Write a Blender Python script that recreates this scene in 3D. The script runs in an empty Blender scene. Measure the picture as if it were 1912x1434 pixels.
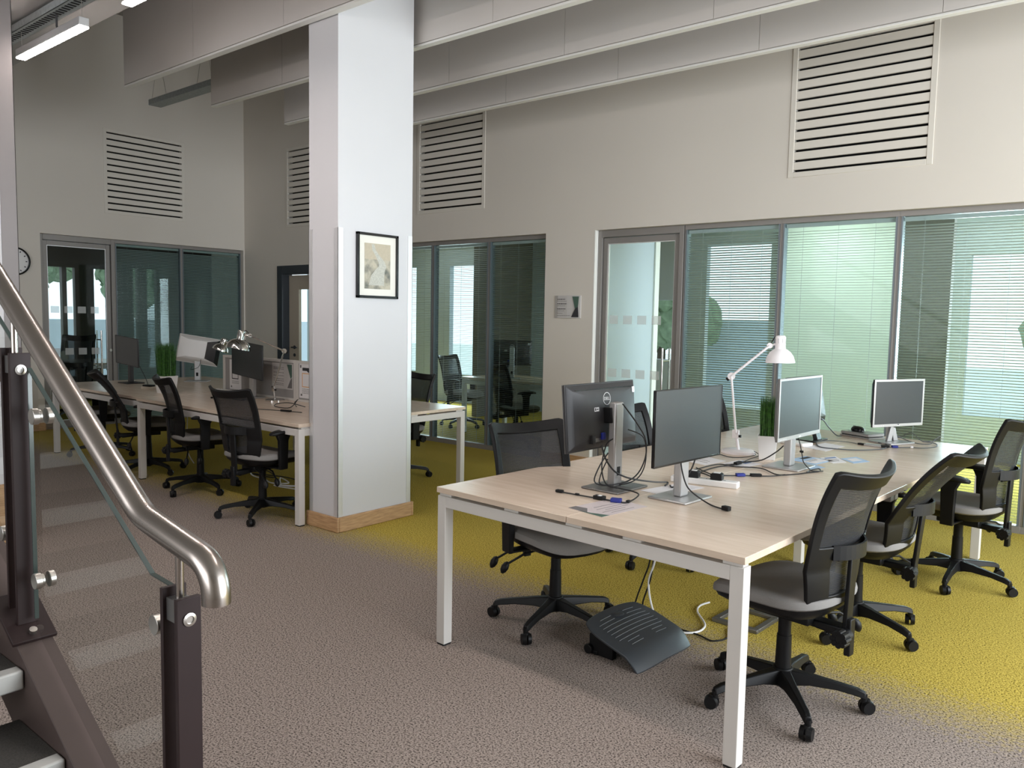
import bpy, bmesh, math, random
from mathutils import Vector, Matrix
R = math.radians
random.seed(7)
S = bpy.context.scene
COL = S.collection

# ---------------------------------------------------------------- camera, world, light, exposure
cam_d = bpy.data.cameras.new('camera')
cam = bpy.data.objects.new('camera', cam_d)
COL.objects.link(cam)
rt = Vector((0.77140398, 0.63607096, 0.01869864))
up = Vector((-0.06629418, 0.05110527, 0.99649051))
fw = Vector((-0.63288307, 0.76993635, -0.08159061))
m = Matrix.Identity(4)
for i in range(3):
    m[i][0], m[i][1], m[i][2] = rt[i], up[i], -fw[i]
m.translation = Vector((0, 0, 1.49))
cam.matrix_world = m
cam_d.sensor_fit = 'HORIZONTAL'
cam_d.sensor_width = 36
cam_d.lens = 1482.4 * 36 / 1912
cam_d.clip_start = 0.05
S.camera = cam
S.view_settings.view_transform = 'Standard'
S.view_settings.look = 'None'
S.view_settings.gamma = 1
S.view_settings.use_curve_mapping = False
S.view_settings.exposure = 0.32
S.cycles.use_denoising = True
S.cycles.max_bounces = 10
S.cycles.transparent_max_bounces = 32
S.cycles.sample_clamp_indirect = 6
S.cycles.caustics_reflective = False
S.cycles.caustics_refractive = False

W = bpy.data.worlds.new('sky')
S.world = W
W.use_nodes = True
bg = W.node_tree.nodes['Background']
bg.inputs[0].default_value = (0.78, 0.90, 1.0, 1)
bg.inputs[1].default_value = 1.6


def area(name, loc, rot, sx, sy, power, col):
    l = bpy.data.lights.new(name, 'AREA')
    l.shape = 'RECTANGLE'
    l.size, l.size_y, l.energy, l.color = sx, sy, power, col
    o = bpy.data.objects.new(name, l)
    COL.objects.link(o)
    o.location = loc
    o.rotation_euler = rot
    return o


DAY = (0.84, 0.93, 1.0)
# daylight entering by the windows of the place
area('daylight_right_window', (3.42, 3.9, 2.0), (0, R(90), 0), 3.2, 5.2, 370, (0.90, 0.95, 1.0))
area('daylight_office_window', (-0.6, 10.1, 1.35), (R(90), 0, R(180)), 2.6, 2.0, 230, (0.80, 0.90, 1.0))
area('daylight_study_window', (-9.5, 10.1, 1.35), (R(90), 0, R(180)), 1.6, 2.0, 70, DAY)
area('daylight_front_window', (-3.0, -3.85, 2.2), (R(90), 0, 0), 6.0, 2.6, 90, (1.0, 0.93, 0.90))


# ---------------------------------------------------------------- materials
MAT = {}


def nt(name):
    mt = bpy.data.materials.new(name)
    mt.use_nodes = True
    n = mt.node_tree
    b = n.nodes['Principled BSDF']
    MAT[name] = mt
    return mt, n, b


def mat(name, col, rough=0.5, metal=0.0, spec=0.5, noise=0.0, nscale=40, emit=0, bump=0.0, bscale=300):
    mt, n, b = nt(name)
    b.inputs['Base Color'].default_value = (*col, 1)
    b.inputs['Roughness'].default_value = rough
    b.inputs['Metallic'].default_value = metal
    b.inputs['Specular IOR Level'].default_value = spec
    if emit:
        b.inputs['Emission Color'].default_value = (*col, 1)
        b.inputs['Emission Strength'].default_value = emit
    tc = n.nodes.new('ShaderNodeTexCoord')
    if noise:
        nz = n.nodes.new('ShaderNodeTexNoise')
        nz.inputs['Scale'].default_value = nscale
        nz.inputs['Detail'].default_value = 3
        n.links.new(tc.outputs['Object'], nz.inputs['Vector'])
        mr = n.nodes.new('ShaderNodeMixRGB')
        mr.blend_type = 'MULTIPLY'
        mr.inputs[0].default_value = 1
        cr = n.nodes.new('ShaderNodeMapRange')
        cr.inputs['To Min'].default_value = 1 - noise
        cr.inputs['To Max'].default_value = 1 + noise
        n.links.new(nz.outputs['Fac'], cr.inputs['Value'])
        mr.inputs[1].default_value = (*col, 1)
        n.links.new(cr.outputs[0], mr.inputs[2])
        n.links.new(mr.outputs[0], b.inputs['Base Color'])
    if bump:
        nz = n.nodes.new('ShaderNodeTexNoise')
        nz.inputs['Scale'].default_value = bscale
        n.links.new(tc.outputs['Object'], nz.inputs['Vector'])
        bp = n.nodes.new('ShaderNodeBump')
        bp.inputs['Strength'].default_value = bump
        bp.inputs['Distance'].default_value = 0.002
        n.links.new(nz.outputs['Fac'], bp.inputs['Height'])
        n.links.new(bp.outputs[0], b.inputs['Normal'])
    return mt


mat('wall_paint', (0.70, 0.655, 0.59), 0.75, noise=0.03, nscale=1.5, bump=0.1, bscale=120)
mat('column_paint', (0.655, 0.655, 0.67), 0.7, noise=0.02, nscale=3, bump=0.1, bscale=120)
mat('baffle_white', (0.66, 0.625, 0.59), 0.7, noise=0.02, nscale=2)
mat('baffle_edge', (0.85, 0.84, 0.80), 0.5)
mat('ceiling_grey', (0.36, 0.35, 0.33), 0.9, noise=0.06, nscale=2)
mat('vent_cream', (0.72, 0.68, 0.61), 0.6)
mat('dark_void', (0.006, 0.006, 0.006), 0.9)
mat('frame_grey', (0.27, 0.255, 0.24), 0.45, metal=0.3)
mat('mullion_blue', (0.16, 0.19, 0.21), 0.4, metal=0.3)
mat('reveal_white', (0.85, 0.85, 0.82), 0.6)
mat('guard_dull', (0.16, 0.145, 0.14), 0.5, metal=0.5, noise=0.15, nscale=2)
mat('aluminium', (0.78, 0.78, 0.79), 0.4, metal=0.6, noise=0.08, nscale=6)
mat('steel', (0.42, 0.38, 0.35), 0.27, metal=1.0)
mat('steel_button', (0.55, 0.53, 0.50), 0.3, metal=1.0, noise=0.1, nscale=60)
mat('post_brown', (0.026, 0.015, 0.015), 0.5, spec=0.25, noise=0.1, nscale=20)
mat('stringer_brown', (0.075, 0.054, 0.049), 0.5, spec=0.3, noise=0.08, nscale=12)
mat('tread_carpet', (0.055, 0.05, 0.045), 0.95, noise=0.7, nscale=260)
mat('nosing', (0.55, 0.54, 0.52), 0.4, noise=0.05)
mat('desk_frame', (0.66, 0.635, 0.60), 0.45)
mat('rubber', (0.01, 0.01, 0.01), 0.8)
mat('plastic_black', (0.0045, 0.0045, 0.005), 0.45, spec=0.28, bump=0.12, bscale=900)
mat('plastic_dark', (0.03, 0.03, 0.032), 0.45)
mat('gloss_black', (0.008, 0.008, 0.009), 0.2)
mat('fabric_grey', (0.235, 0.225, 0.215), 0.95, noise=0.15, nscale=350, bump=0.5, bscale=700)
mat('fabric_panel', (0.33, 0.32, 0.31), 0.95, noise=0.1, nscale=300)
mat('screen_dark', (0.028, 0.034, 0.038), 0.30, spec=0.6)
mat('silver_plastic', (0.50, 0.50, 0.50), 0.35, metal=0.6)
mat('silver_mid', (0.42, 0.41, 0.40), 0.35, metal=0.6)
mat('silver_dark', (0.20, 0.195, 0.19), 0.35, metal=0.7)
mat('white_plastic', (0.80, 0.79, 0.77), 0.35)
mat('paper', (0.80, 0.79, 0.80), 0.6)
mat('paper_pink', (0.62, 0.55, 0.55), 0.35)
mat('paper_grey', (0.58, 0.56, 0.54), 0.5)
mat('paper_blue', (0.42, 0.58, 0.78), 0.5)
mat('ink', (0.03, 0.03, 0.035), 0.6)
mat('ink_grey', (0.16, 0.15, 0.15), 0.6)
mat('ink_green', (0.07, 0.13, 0.10), 0.5)
mat('ink_orange', (0.75, 0.42, 0.18), 0.6)
mat('ink_blue', (0.10, 0.18, 0.38), 0.6)
mat('vga_blue', (0.01, 0.02, 0.22), 0.4)
mat('logo_white', (0.85, 0.85, 0.86), 0.4)
mat('lamp_white', (0.84, 0.81, 0.82), 0.3)
mat('chrome', (0.75, 0.73, 0.71), 0.10, metal=1.0)
mat('cable_black', (0.012, 0.012, 0.013), 0.45)
mat('cable_grey', (0.09, 0.10, 0.11), 0.45)
mat('cable_white', (0.75, 0.74, 0.72), 0.45)
mat('door_dark', (0.035, 0.042, 0.052), 0.4)
mat('door_cream', (0.52, 0.46, 0.38), 0.5)
mat('clock_face', (0.75, 0.74, 0.73), 0.3)
mat('picture_mount', (0.80, 0.78, 0.71), 0.6)
mat('galvanised', (0.36, 0.39, 0.39), 0.55, metal=0.4, noise=0.35, nscale=40)
mat('blind_slat', (0.62, 0.68, 0.66), 0.45)
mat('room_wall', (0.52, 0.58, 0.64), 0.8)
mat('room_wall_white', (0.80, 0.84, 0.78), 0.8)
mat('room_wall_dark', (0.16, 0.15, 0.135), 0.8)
mat('pale_ground', (0.62, 0.64, 0.60), 0.9, noise=0.4, nscale=3)  # pale concrete, lightened to keep the view through the blinds bright
mat('leaf', (0.22, 0.29, 0.18), 0.8, noise=0.5, nscale=8)
mat('bark', (0.08, 0.06, 0.04), 0.9)
mat('outdoor_wall', (0.55, 0.62, 0.68), 0.8)
mat('marking', (0.72, 0.75, 0.74), 0.6)
mat('footrest', (0.045, 0.052, 0.060), 0.38, bump=0.15, bscale=700)
mat('footrest_rib', (0.10, 0.11, 0.12), 0.4)
mat('led', (1.0, 0.88, 0.84), emit=55)
mat('added_panel_glow', (0.92, 1.0, 0.95), emit=12)  # glow of the panel added to light the office


def wood(name, c1, c2, scale, rough, stretch=(1, 12, 12)):
    mt, n, b = nt(name)
    tc = n.nodes.new('ShaderNodeTexCoord')
    mp = n.nodes.new('ShaderNodeMapping')
    mp.inputs['Scale'].default_value = stretch
    nz = n.nodes.new('ShaderNodeTexNoise')
    nz.inputs['Scale'].default_value = scale
    nz.inputs['Detail'].default_value = 5
    cr = n.nodes.new('ShaderNodeValToRGB')
    cr.color_ramp.elements[0].color = (*c1, 1)
    cr.color_ramp.elements[1].color = (*c2, 1)
    cr.color_ramp.elements[0].position = 0.35
    cr.color_ramp.elements[1].position = 0.68
    n.links.new(tc.outputs['Object'], mp.inputs['Vector'])
    n.links.new(mp.outputs[0], nz.inputs['Vector'])
    n.links.new(nz.outputs['Fac'], cr.inputs[0])
    n.links.new(cr.outputs[0], b.inputs['Base Color'])
    b.inputs['Roughness'].default_value = rough
    return mt


wood('desk_wood', (0.66, 0.535, 0.42), (0.735, 0.61, 0.49), 3.0, 0.27, (1.2, 10, 10))
wood('desk_edge', (0.40, 0.33, 0.265), (0.47, 0.39, 0.315), 3.0, 0.45, (1.2, 10, 10))
wood('oak', (0.42, 0.25, 0.12), (0.60, 0.38, 0.20), 5.0, 0.5, (2, 2, 22))


def carpet():
    mt, n, b = nt('carpet')
    tc = n.nodes.new('ShaderNodeTexCoord')
    nz = n.nodes.new('ShaderNodeTexNoise')
    nz.inputs['Scale'].default_value = 140
    nz.inputs['Detail'].default_value = 2.5
    nz.inputs['Roughness'].default_value = 0.7
    n.links.new(tc.outputs['Object'], nz.inputs['Vector'])
    g = n.nodes.new('ShaderNodeValToRGB')
    g.color_ramp.elements[0].position = 0.36
    g.color_ramp.elements[0].color = (0.028, 0.022, 0.019, 1)
    g.color_ramp.elements[1].position = 0.56
    g.color_ramp.elements[1].color = (0.40, 0.335, 0.295, 1)
    e = g.color_ramp.elements.new(0.46)
    e.color = (0.25, 0.205, 0.18, 1)
    y = n.nodes.new('ShaderNodeValToRGB')
    y.color_ramp.elements[0].position = 0.36
    y.color_ramp.elements[0].color = (0.05, 0.038, 0.005, 1)
    y.color_ramp.elements[1].position = 0.56
    y.color_ramp.elements[1].color = (0.62, 0.48, 0.10, 1)
    e = y.color_ramp.elements.new(0.45)
    e.color = (0.38, 0.285, 0.045, 1)
    n.links.new(nz.outputs['Fac'], g.inputs[0])
    n.links.new(nz.outputs['Fac'], y.inputs[0])
    sp = n.nodes.new('ShaderNodeSeparateXYZ')
    n.links.new(tc.outputs['Object'], sp.inputs[0])
    n2 = n.nodes.new('ShaderNodeTexNoise')
    n2.inputs['Scale'].default_value = 55
    n.links.new(tc.outputs['Object'], n2.inputs['Vector'])
    ad = n.nodes.new('ShaderNodeMath')
    ad.operation = 'MULTIPLY_ADD'
    ad.inputs[1].default_value = 0.55
    n.links.new(n2.outputs['Fac'], ad.inputs[0])
    n.links.new(sp.outputs['Y'], ad.inputs[2])
    mr = n.nodes.new('ShaderNodeMapRange')
    mr.inputs['From Min'].default_value = 3.46
    mr.inputs['From Max'].default_value = 3.88
    n.links.new(ad.outputs[0], mr.inputs['Value'])
    mx = n.nodes.new('ShaderNodeMixRGB')
    n.links.new(mr.outputs[0], mx.inputs[0])
    n.links.new(g.outputs[0], mx.inputs[1])
    n.links.new(y.outputs[0], mx.inputs[2])
    n.links.new(mx.outputs[0], b.inputs['Base Color'])
    b.inputs['Roughness'].default_value = 1
    b.inputs['Specular IOR Level'].default_value = 0.1
    bp = n.nodes.new('ShaderNodeBump')
    bp.inputs['Strength'].default_value = 0.7
    bp.inputs['Distance'].default_value = 0.006
    n.links.new(nz.outputs['Fac'], bp.inputs['Height'])
    n.links.new(bp.outputs[0], b.inputs['Normal'])


carpet()


def glass(name, tint, ior=1.45, extra=0.0):
    mt = bpy.data.materials.new(name)
    mt.use_nodes = True
    n = mt.node_tree
    n.nodes.clear()
    out = n.nodes.new('ShaderNodeOutputMaterial')
    tr = n.nodes.new('ShaderNodeBsdfTransparent')
    tr.inputs[0].default_value = (*tint, 1)
    gl = n.nodes.new('ShaderNodeBsdfGlossy')
    gl.inputs['Roughness'].default_value = 0.0
    fr = n.nodes.new('ShaderNodeFresnel')
    fr.inputs[0].default_value = ior
    ad = n.nodes.new('ShaderNodeMath')
    ad.operation = 'ADD'
    ad.inputs[1].default_value = extra
    mx = n.nodes.new('ShaderNodeMixShader')
    ge = n.nodes.new('ShaderNodeNewGeometry')
    iv = n.nodes.new('ShaderNodeMath')
    iv.operation = 'SUBTRACT'
    iv.inputs[0].default_value = 1
    n.links.new(ge.outputs['Backfacing'], iv.inputs[1])
    ml = n.nodes.new('ShaderNodeMath')
    ml.operation = 'MULTIPLY'
    n.links.new(fr.outputs[0], ad.inputs[0])
    n.links.new(ad.outputs[0], ml.inputs[0])
    n.links.new(iv.outputs[0], ml.inputs[1])
    n.links.new(ml.outputs[0], mx.inputs[0])
    n.links.new(tr.outputs[0], mx.inputs[1])
    n.links.new(gl.outputs[0], mx.inputs[2])
    n.links.new(mx.outputs[0], out.inputs[0])
    MAT[name] = mt


glass('glass_clear', (0.93, 0.975, 0.965), 1.22, 0.0)
glass('glass_grey', (0.84, 0.90, 0.89), 1.4, 0.0)
glass('glass_stair', (0.93, 0.94, 0.93), 1.4, 0.0)


def weave():
    mt, n, b = nt('mesh_weave')
    b.inputs['Base Color'].default_value = (0.02, 0.021, 0.024, 1)
    b.inputs['Roughness'].default_value = 0.6
    tr = n.nodes.new('ShaderNodeBsdfTransparent')
    mx = n.nodes.new('ShaderNodeMixShader')
    tc = n.nodes.new('ShaderNodeTexCoord')
    wv = n.nodes.new('ShaderNodeTexWave')
    wv.bands_direction = 'Z'
    wv.inputs['Scale'].default_value = 45
    mr = n.nodes.new('ShaderNodeMapRange')
    mr.inputs['To Min'].default_value = 0.58
    mr.inputs['To Max'].default_value = 0.82
    n.links.new(tc.outputs['Object'], wv.inputs['Vector'])
    n.links.new(wv.outputs['Fac'], mr.inputs['Value'])
    n.links.new(mr.outputs[0], mx.inputs[0])
    n.links.new(tr.outputs[0], mx.inputs[1])
    n.links.new(b.outputs[0], mx.inputs[2])
    n.links.new(mx.outputs[0], n.nodes['Material Output'].inputs[0])


weave()


def grass_mat():
    mt, n, b = nt('grass_blade')
    tc = n.nodes.new('ShaderNodeTexCoord')
    nz = n.nodes.new('ShaderNodeTexNoise')
    nz.inputs['Scale'].default_value = 60
    cr = n.nodes.new('ShaderNodeValToRGB')
    cr.color_ramp.elements[0].color = (0.012, 0.05, 0.008, 1)
    cr.color_ramp.elements[1].color = (0.07, 0.22, 0.03, 1)
    cr.color_ramp.elements[0].position = 0.3
    cr.color_ramp.elements[1].position = 0.7
    n.links.new(tc.outputs['Object'], nz.inputs['Vector'])
    n.links.new(nz.outputs['Fac'], cr.inputs[0])
    n.links.new(cr.outputs[0], b.inputs['Base Color'])
    b.inputs['Roughness'].default_value = 0.5


grass_mat()


def print_mat():
    """muted etching-like print: pale winding shape on grey-green and tan"""
    mt, n, b = nt('print_art')
    tc = n.nodes.new('ShaderNodeTexCoord')
    nz = n.nodes.new('ShaderNodeTexNoise')
    nz.inputs['Scale'].default_value = 16
    nz.inputs['Detail'].default_value = 8
    cr = n.nodes.new('ShaderNodeValToRGB')
    cr.color_ramp.elements[0].color = (0.13, 0.14, 0.12, 1)
    cr.color_ramp.elements[0].position = 0.3
    cr.color_ramp.elements[1].color = (0.50, 0.46, 0.36, 1)
    cr.color_ramp.elements[1].position = 0.62
    n.links.new(tc.outputs['Object'], nz.inputs['Vector'])
    n.links.new(nz.outputs['Fac'], cr.inputs[0])
    n.links.new(cr.outputs[0], b.inputs['Base Color'])
    b.inputs['Roughness'].default_value = 0.6


print_mat()
mat('print_path', (0.50, 0.50, 0.44), 0.6, noise=0.35, nscale=120)
mat('print_tan', (0.50, 0.44, 0.33), 0.6, noise=0.12, nscale=60)


# ---------------------------------------------------------------- mesh helpers
class MB:
    def __init__(s):
        s.v, s.f = [], []

    def add(s, vs, fs):
        o = len(s.v)
        s.v += [tuple(x) for x in vs]
        s.f += [tuple(i + o for i in f) for f in fs]
        return s

    def box(s, x0, x1, y0, y1, z0, z1, M=None):
        vs = [Vector((x, y, z)) for z in (z0, z1) for y in (y0, y1) for x in (x0, x1)]
        if M is not None:
            vs = [M @ v for v in vs]
        return s.add(vs, [(0, 2, 3, 1), (4, 5, 7, 6), (0, 1, 5, 4), (2, 6, 7, 3), (0, 4, 6, 2), (1, 3, 7, 5)])

    def cyl(s, a, b, r, r2=None, n=16, caps=True):
        a, b = Vector(a), Vector(b)
        r2 = r if r2 is None else r2
        d = (b - a).normalized()
        u = d.orthogonal().normalized()
        w = d.cross(u)
        vs = []
        for p, q in ((a, r), (b, r2)):
            for i in range(n):
                t = 2 * math.pi * i / n
                vs.append(p + u * math.cos(t) * q + w * math.sin(t) * q)
        fs = [(i, (i + 1) % n, n + (i + 1) % n, n + i) for i in range(n)]
        if caps:
            fs += [tuple(range(n - 1, -1, -1)), tuple(range(n, 2 * n))]
        return s.add(vs, fs)

    def tube(s, pts, r, n=8, caps=True, smooth=0):
        P = [Vector(p) for p in pts]
        if smooth:
            P = catmull(P, smooth)
        T = []
        for i in range(len(P)):
            a = P[max(i - 1, 0)]
            b = P[min(i + 1, len(P) - 1)]
            T.append((b - a).normalized() if (b - a).length > 1e-9 else Vector((0, 0, 1)))
        u = T[0].orthogonal().normalized()
        vs = []
        for p, t in zip(P, T):
            u = (u - t * u.dot(t))
            u = u.normalized() if u.length > 1e-6 else t.orthogonal().normalized()
            w = t.cross(u)
            for i in range(n):
                a = 2 * math.pi * i / n
                vs.append(p + u * math.cos(a) * r + w * math.sin(a) * r)
        fs = []
        for k in range(len(P) - 1):
            for i in range(n):
                fs.append((k * n + i, k * n + (i + 1) % n, (k + 1) * n + (i + 1) % n, (k + 1) * n + i))
        if caps:
            fs += [tuple(range(n - 1, -1, -1)), tuple(range((len(P) - 1) * n, len(P) * n))]
        return s.add(vs, fs)

    def lathe(s, prof, c=(0, 0, 0), n=28, axis=None, close=True):
        c = Vector(c)
        ax = Vector(axis).normalized() if axis else Vector((0, 0, 1))
        q = Vector((0, 0, 1)).rotation_difference(ax)
        vs = []
        for r, z in prof:
            for i in range(n):
                t = 2 * math.pi * i / n
                vs.append(c + q @ Vector((r * math.cos(t), r * math.sin(t), z)))
        fs = []
        for k in range(len(prof) - 1):
            for i in range(n):
                fs.append((k * n + i, k * n + (i + 1) % n, (k + 1) * n + (i + 1) % n, (k + 1) * n + i))
        if close:
            fs += [tuple(range(n - 1, -1, -1)), tuple(range((len(prof) - 1) * n, len(prof) * n))]
        return s.add(vs, fs)

    def prism(s, poly, a, b, plane='XZ'):
        """extrude polygon (2D) between a and b along the remaining axis"""
        def P(p, t):
            return {'XZ': (p[0], t, p[1]), 'XY': (p[0], p[1], t), 'YZ': (t, p[0], p[1])}[plane]
        n = len(poly)
        vs = [P(p, a) for p in poly] + [P(p, b) for p in poly]
        fs = [tuple(range(n - 1, -1, -1)), tuple(range(n, 2 * n))]
        fs += [(i, (i + 1) % n, n + (i + 1) % n, n + i) for i in range(n)]
        return s.add(vs, fs)

    def build(s, name, material, parent=None, bevel=0, seg=2, smooth=False, loc=None, subsurf=0):
        me = bpy.data.meshes.new(name)
        me.from_pydata([tuple(v) for v in s.v], [], s.f)
        bm = bmesh.new()
        bm.from_mesh(me)
        bmesh.ops.recalc_face_normals(bm, faces=bm.faces)
        bm.to_mesh(me)
        bm.free()
        me.materials.append(MAT[material])
        o = bpy.data.objects.new(name, me)
        COL.objects.link(o)
        if parent:
            o.parent = parent
        if loc:
            o.location = loc
        if bevel:
            md = o.modifiers.new('bevel', 'BEVEL')
            md.width = bevel
            md.segments = seg
            md.limit_method = 'ANGLE'
            md.angle_limit = R(40)
        if subsurf:
            md = o.modifiers.new('sub', 'SUBSURF')
            md.levels = md.render_levels = subsurf
        if smooth or bevel:
            me.polygons.foreach_set('use_smooth', [True] * len(me.polygons))
            if not subsurf:
                try:
                    me.set_sharp_from_angle(angle=R(38))
                except Exception:
                    pass
        return o


def catmull(P, k):
    out = []
    for i in range(len(P) - 1):
        p0 = P[max(i - 1, 0)]
        p1, p2 = P[i], P[i + 1]
        p3 = P[min(i + 2, len(P) - 1)]
        for j in range(k):
            t = j / k
            out.append(0.5 * ((2 * p1) + (p2 - p0) * t + (2 * p0 - 5 * p1 + 4 * p2 - p3) * t * t + (3 * p1 - p0 - 3 * p2 + p3) * t ** 3))
    out.append(P[-1])
    return out


def thing(name, label, cat, loc=(0, 0, 0), rz=0, group=None, kind=None):
    o = bpy.data.objects.new(name, None)
    o.empty_display_size = 0.1
    COL.objects.link(o)
    o.location = loc
    o.rotation_euler = (0, 0, rz)
    tag(o, label, cat, group, kind)
    return o


def tag(o, label=None, cat=None, group=None, kind=None):
    if label:
        o['label'] = label
    if cat:
        o['category'] = cat
    if group:
        o['group'] = group
    if kind:
        o['kind'] = kind
    return o


def struct(o, label=None, cat=None):
    return tag(o, label, cat, kind='structure')


def copy_tree(o, parent=None):
    c = o.copy()
    COL.objects.link(c)
    c.parent = parent
    for ch in list(o.children):
        copy_tree(ch, c)
    return c


def voxwall(mb, plane, a, b, u0, u1, z0, z1, holes):
    """wall slab between a and b along its normal, spanning u and z, minus rectangular holes (u0,u1,z0,z1)"""
    us = sorted({u0, u1, *[h[0] for h in holes], *[h[1] for h in holes]})
    zs = sorted({z0, z1, *[h[2] for h in holes], *[h[3] for h in holes]})
    us = [u for u in us if u0 <= u <= u1]
    zs = [z for z in zs if z0 <= z <= z1]

    def solid(i, j):
        if i < 0 or j < 0 or i >= len(us) - 1 or j >= len(zs) - 1:
            return False
        u, z = (us[i] + us[i + 1]) / 2, (zs[j] + zs[j + 1]) / 2
        return not any(h[0] < u < h[1] and h[2] < z < h[3] for h in holes)

    def P(u, t, z):
        return (u, t, z) if plane == 'Y' else (t, u, z)
    for i in range(len(us) - 1):
        for j in range(len(zs) - 1):
            if not solid(i, j):
                continue
            A, B, c, d = us[i], us[i + 1], zs[j], zs[j + 1]
            for t in (a, b):
                mb.add([P(A, t, c), P(B, t, c), P(B, t, d), P(A, t, d)], [(0, 1, 2, 3)])
            if not solid(i - 1, j):
                mb.add([P(A, a, c), P(A, b, c), P(A, b, d), P(A, a, d)], [(0, 1, 2, 3)])
            if not solid(i + 1, j):
                mb.add([P(B, a, c), P(B, b, c), P(B, b, d), P(B, a, d)], [(0, 1, 2, 3)])
            if not solid(i, j - 1):
                mb.add([P(A, a, c), P(B, a, c), P(B, b, c), P(A, b, c)], [(0, 1, 2, 3)])
            if not solid(i, j + 1):
                mb.add([P(A, a, d), P(B, a, d), P(B, b, d), P(A, b, d)], [(0, 1, 2, 3)])
    return mb


# ---------------------------------------------------------------- room shell
WR, WB = 6.68, -10.70          # right wall face (y), back wall face (x)
struct(MB().box(-16, 3.6, -4.1, 10.4, -0.1, 0).build('floor', 'carpet'))
mb = MB()
mb.box(-16, 3.6, 2.5, 10.4, 5.3, 5.4)
mb.box(-10.85, 3.6, -4.1, 2.5, 3.45, 3.6)
mb.box(-10.85, 3.6, 2.40, 2.5, 3.6, 5.3)
mb.box(-16, -10.85, -4.1, 2.5, 2.9, 3.0)
struct(mb.build('ceiling', 'ceiling_grey'))
# soffits (suspended ceilings) of the glazed rooms
struct(MB().box(-12, 1.5, 6.84, 10.2, 2.75, 2.8).build('ceiling', 'wall_paint'))
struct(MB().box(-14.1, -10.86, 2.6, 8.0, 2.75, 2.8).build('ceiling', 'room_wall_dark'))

OPEN_R = [(-9.86, -8.86, 0, 2.18), (-8.52, -5.07, 0, 2.385), (-4.455, 1.10, 0, 2.385),
          (-9.62, -8.60, 2.735, 3.77), (-6.98, -5.96, 2.735, 3.77), (-2.515, -1.475, 2.735, 3.77)]
struct(voxwall(MB(), 'Y', WR, WR + 0.16, -10.86, 3.6, 0, 5.3, OPEN_R).build('wall_right', 'wall_paint'))
OPEN_B = [(3.89, 6.66, 0, 2.43), (4.69, 5.73, 2.785, 3.81)]
struct(voxwall(MB(), 'X', WB - 0.16, WB, -4.1, 6.68, 0, 5.3, OPEN_B).build('wall_back', 'wall_paint'))
struct(voxwall(MB(), 'X', 3.5, 3.6, -4.1, 10.4, 0, 5.3, [(1.3, 6.5, 0.4, 3.6)]).build('wall_front', 'wall_paint'))
struct(voxwall(MB(), 'Y', -4.1, -4.0, -10.86, 3.6, 0, 3.6, [(-6, 0, 0.9, 3.3)]).build('wall_left', 'wall_paint'))
f = MB()
for y in (1.3, 2.6, 3.9, 5.2, 6.45):
    f.box(3.5, 3.56, y, y + 0.05, 0.4, 3.6)
for z in (0.4, 2.2, 3.55):
    f.box(3.5, 3.56, 1.3, 6.5, z, z + 0.05)
struct(f.build('window_9', 'frame_grey'))

# baseboards
oakb = 0.10
struct(MB().box(-5.07, -4.47, WR - 0.018, WR, 0, oakb).build('baseboard_right', 'oak', bevel=0.004))
struct(MB().box(1.1, 3.5, WR - 0.018, WR, 0, oakb).build('baseboard_right', 'oak', bevel=0.004))
struct(MB().box(-10.68, -9.88, WR - 0.018, WR, 0, oakb).build('baseboard_right', 'oak', bevel=0.004))
struct(MB().box(WB, WB + 0.018, -4, 3.89, 0, oakb).build('baseboard_back', 'oak', bevel=0.004))


# ---------------------------------------------------------------- vents in the walls
def vent(label, plane, u0, u1, z0, z1, face, sgn):
    """flush slotted air grille; face = wall face coordinate; sgn = direction into the room"""
    c = ((u0 + u1) / 2, face, (z0 + z1) / 2) if plane == 'Y' else (face, (u0 + u1) / 2, (z0 + z1) / 2)
    t = thing('vent_grille', label, 'vent', c, 0, 'slotted wall vents above the glazing')

    def B(mb, ua, ub, da, db, za, zb):
        ua -= (u0 + u1) / 2
        ub -= (u0 + u1) / 2
        za -= c[2]
        zb -= c[2]
        da, db = sorted((da * sgn, db * sgn))
        if plane == 'Y':
            mb.box(ua, ub, da, db, za, zb)
        else:
            mb.box(da, db, ua, ub, za, zb)
    n = 13
    p = (z1 - z0 - 0.02) / (n - 1)
    fr = MB()
    w = 0.042
    B(fr, u0 - w, u0, -0.03, 0.006, z0 - w, z1 + w)
    B(fr, u1, u1 + w, -0.03, 0.006, z0 - w, z1 + w)
    B(fr, u0, u1, -0.03, 0.006, z0 - w, z0 + 0.001)
    B(fr, u0, u1, -0.03, 0.006, z1 - 0.001, z1 + w)
    fr.build('vent_frame', 'vent_cream', t, bevel=0.002)
    sl = MB()
    for k in range(n - 1):
        B(sl, u0, u1, -0.02, 0.002, z0 + k * p + 0.021, z0 + (k + 1) * p - 0.0)
    sl.build('slats', 'vent_cream', t)
    bk = MB()
    B(bk, u0 - 0.02, u1 + 0.02, -0.10, -0.09, z0 - 0.02, z1 + 0.02)
    bk.build('duct_dark_sheet', 'dark_void', t)  # near-black sheet stands in for the shade inside the duct
    return t


vent('slotted white vent high on the right wall, nearest the camera', 'Y', -2.50, -1.49, 2.75, 3.755, WR, -1)
vent('slotted white vent on the right wall just right of the column', 'Y', -6.965, -5.975, 2.75, 3.755, WR, -1)
vent('slotted white vent on the right wall half hidden behind the column', 'Y', -9.605, -8.615, 2.75, 3.755, WR, -1)
vent('slotted white vent on the far end wall above the dark glazing', 'X', 4.705, 5.715, 2.80, 3.795, WB, 1)


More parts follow.
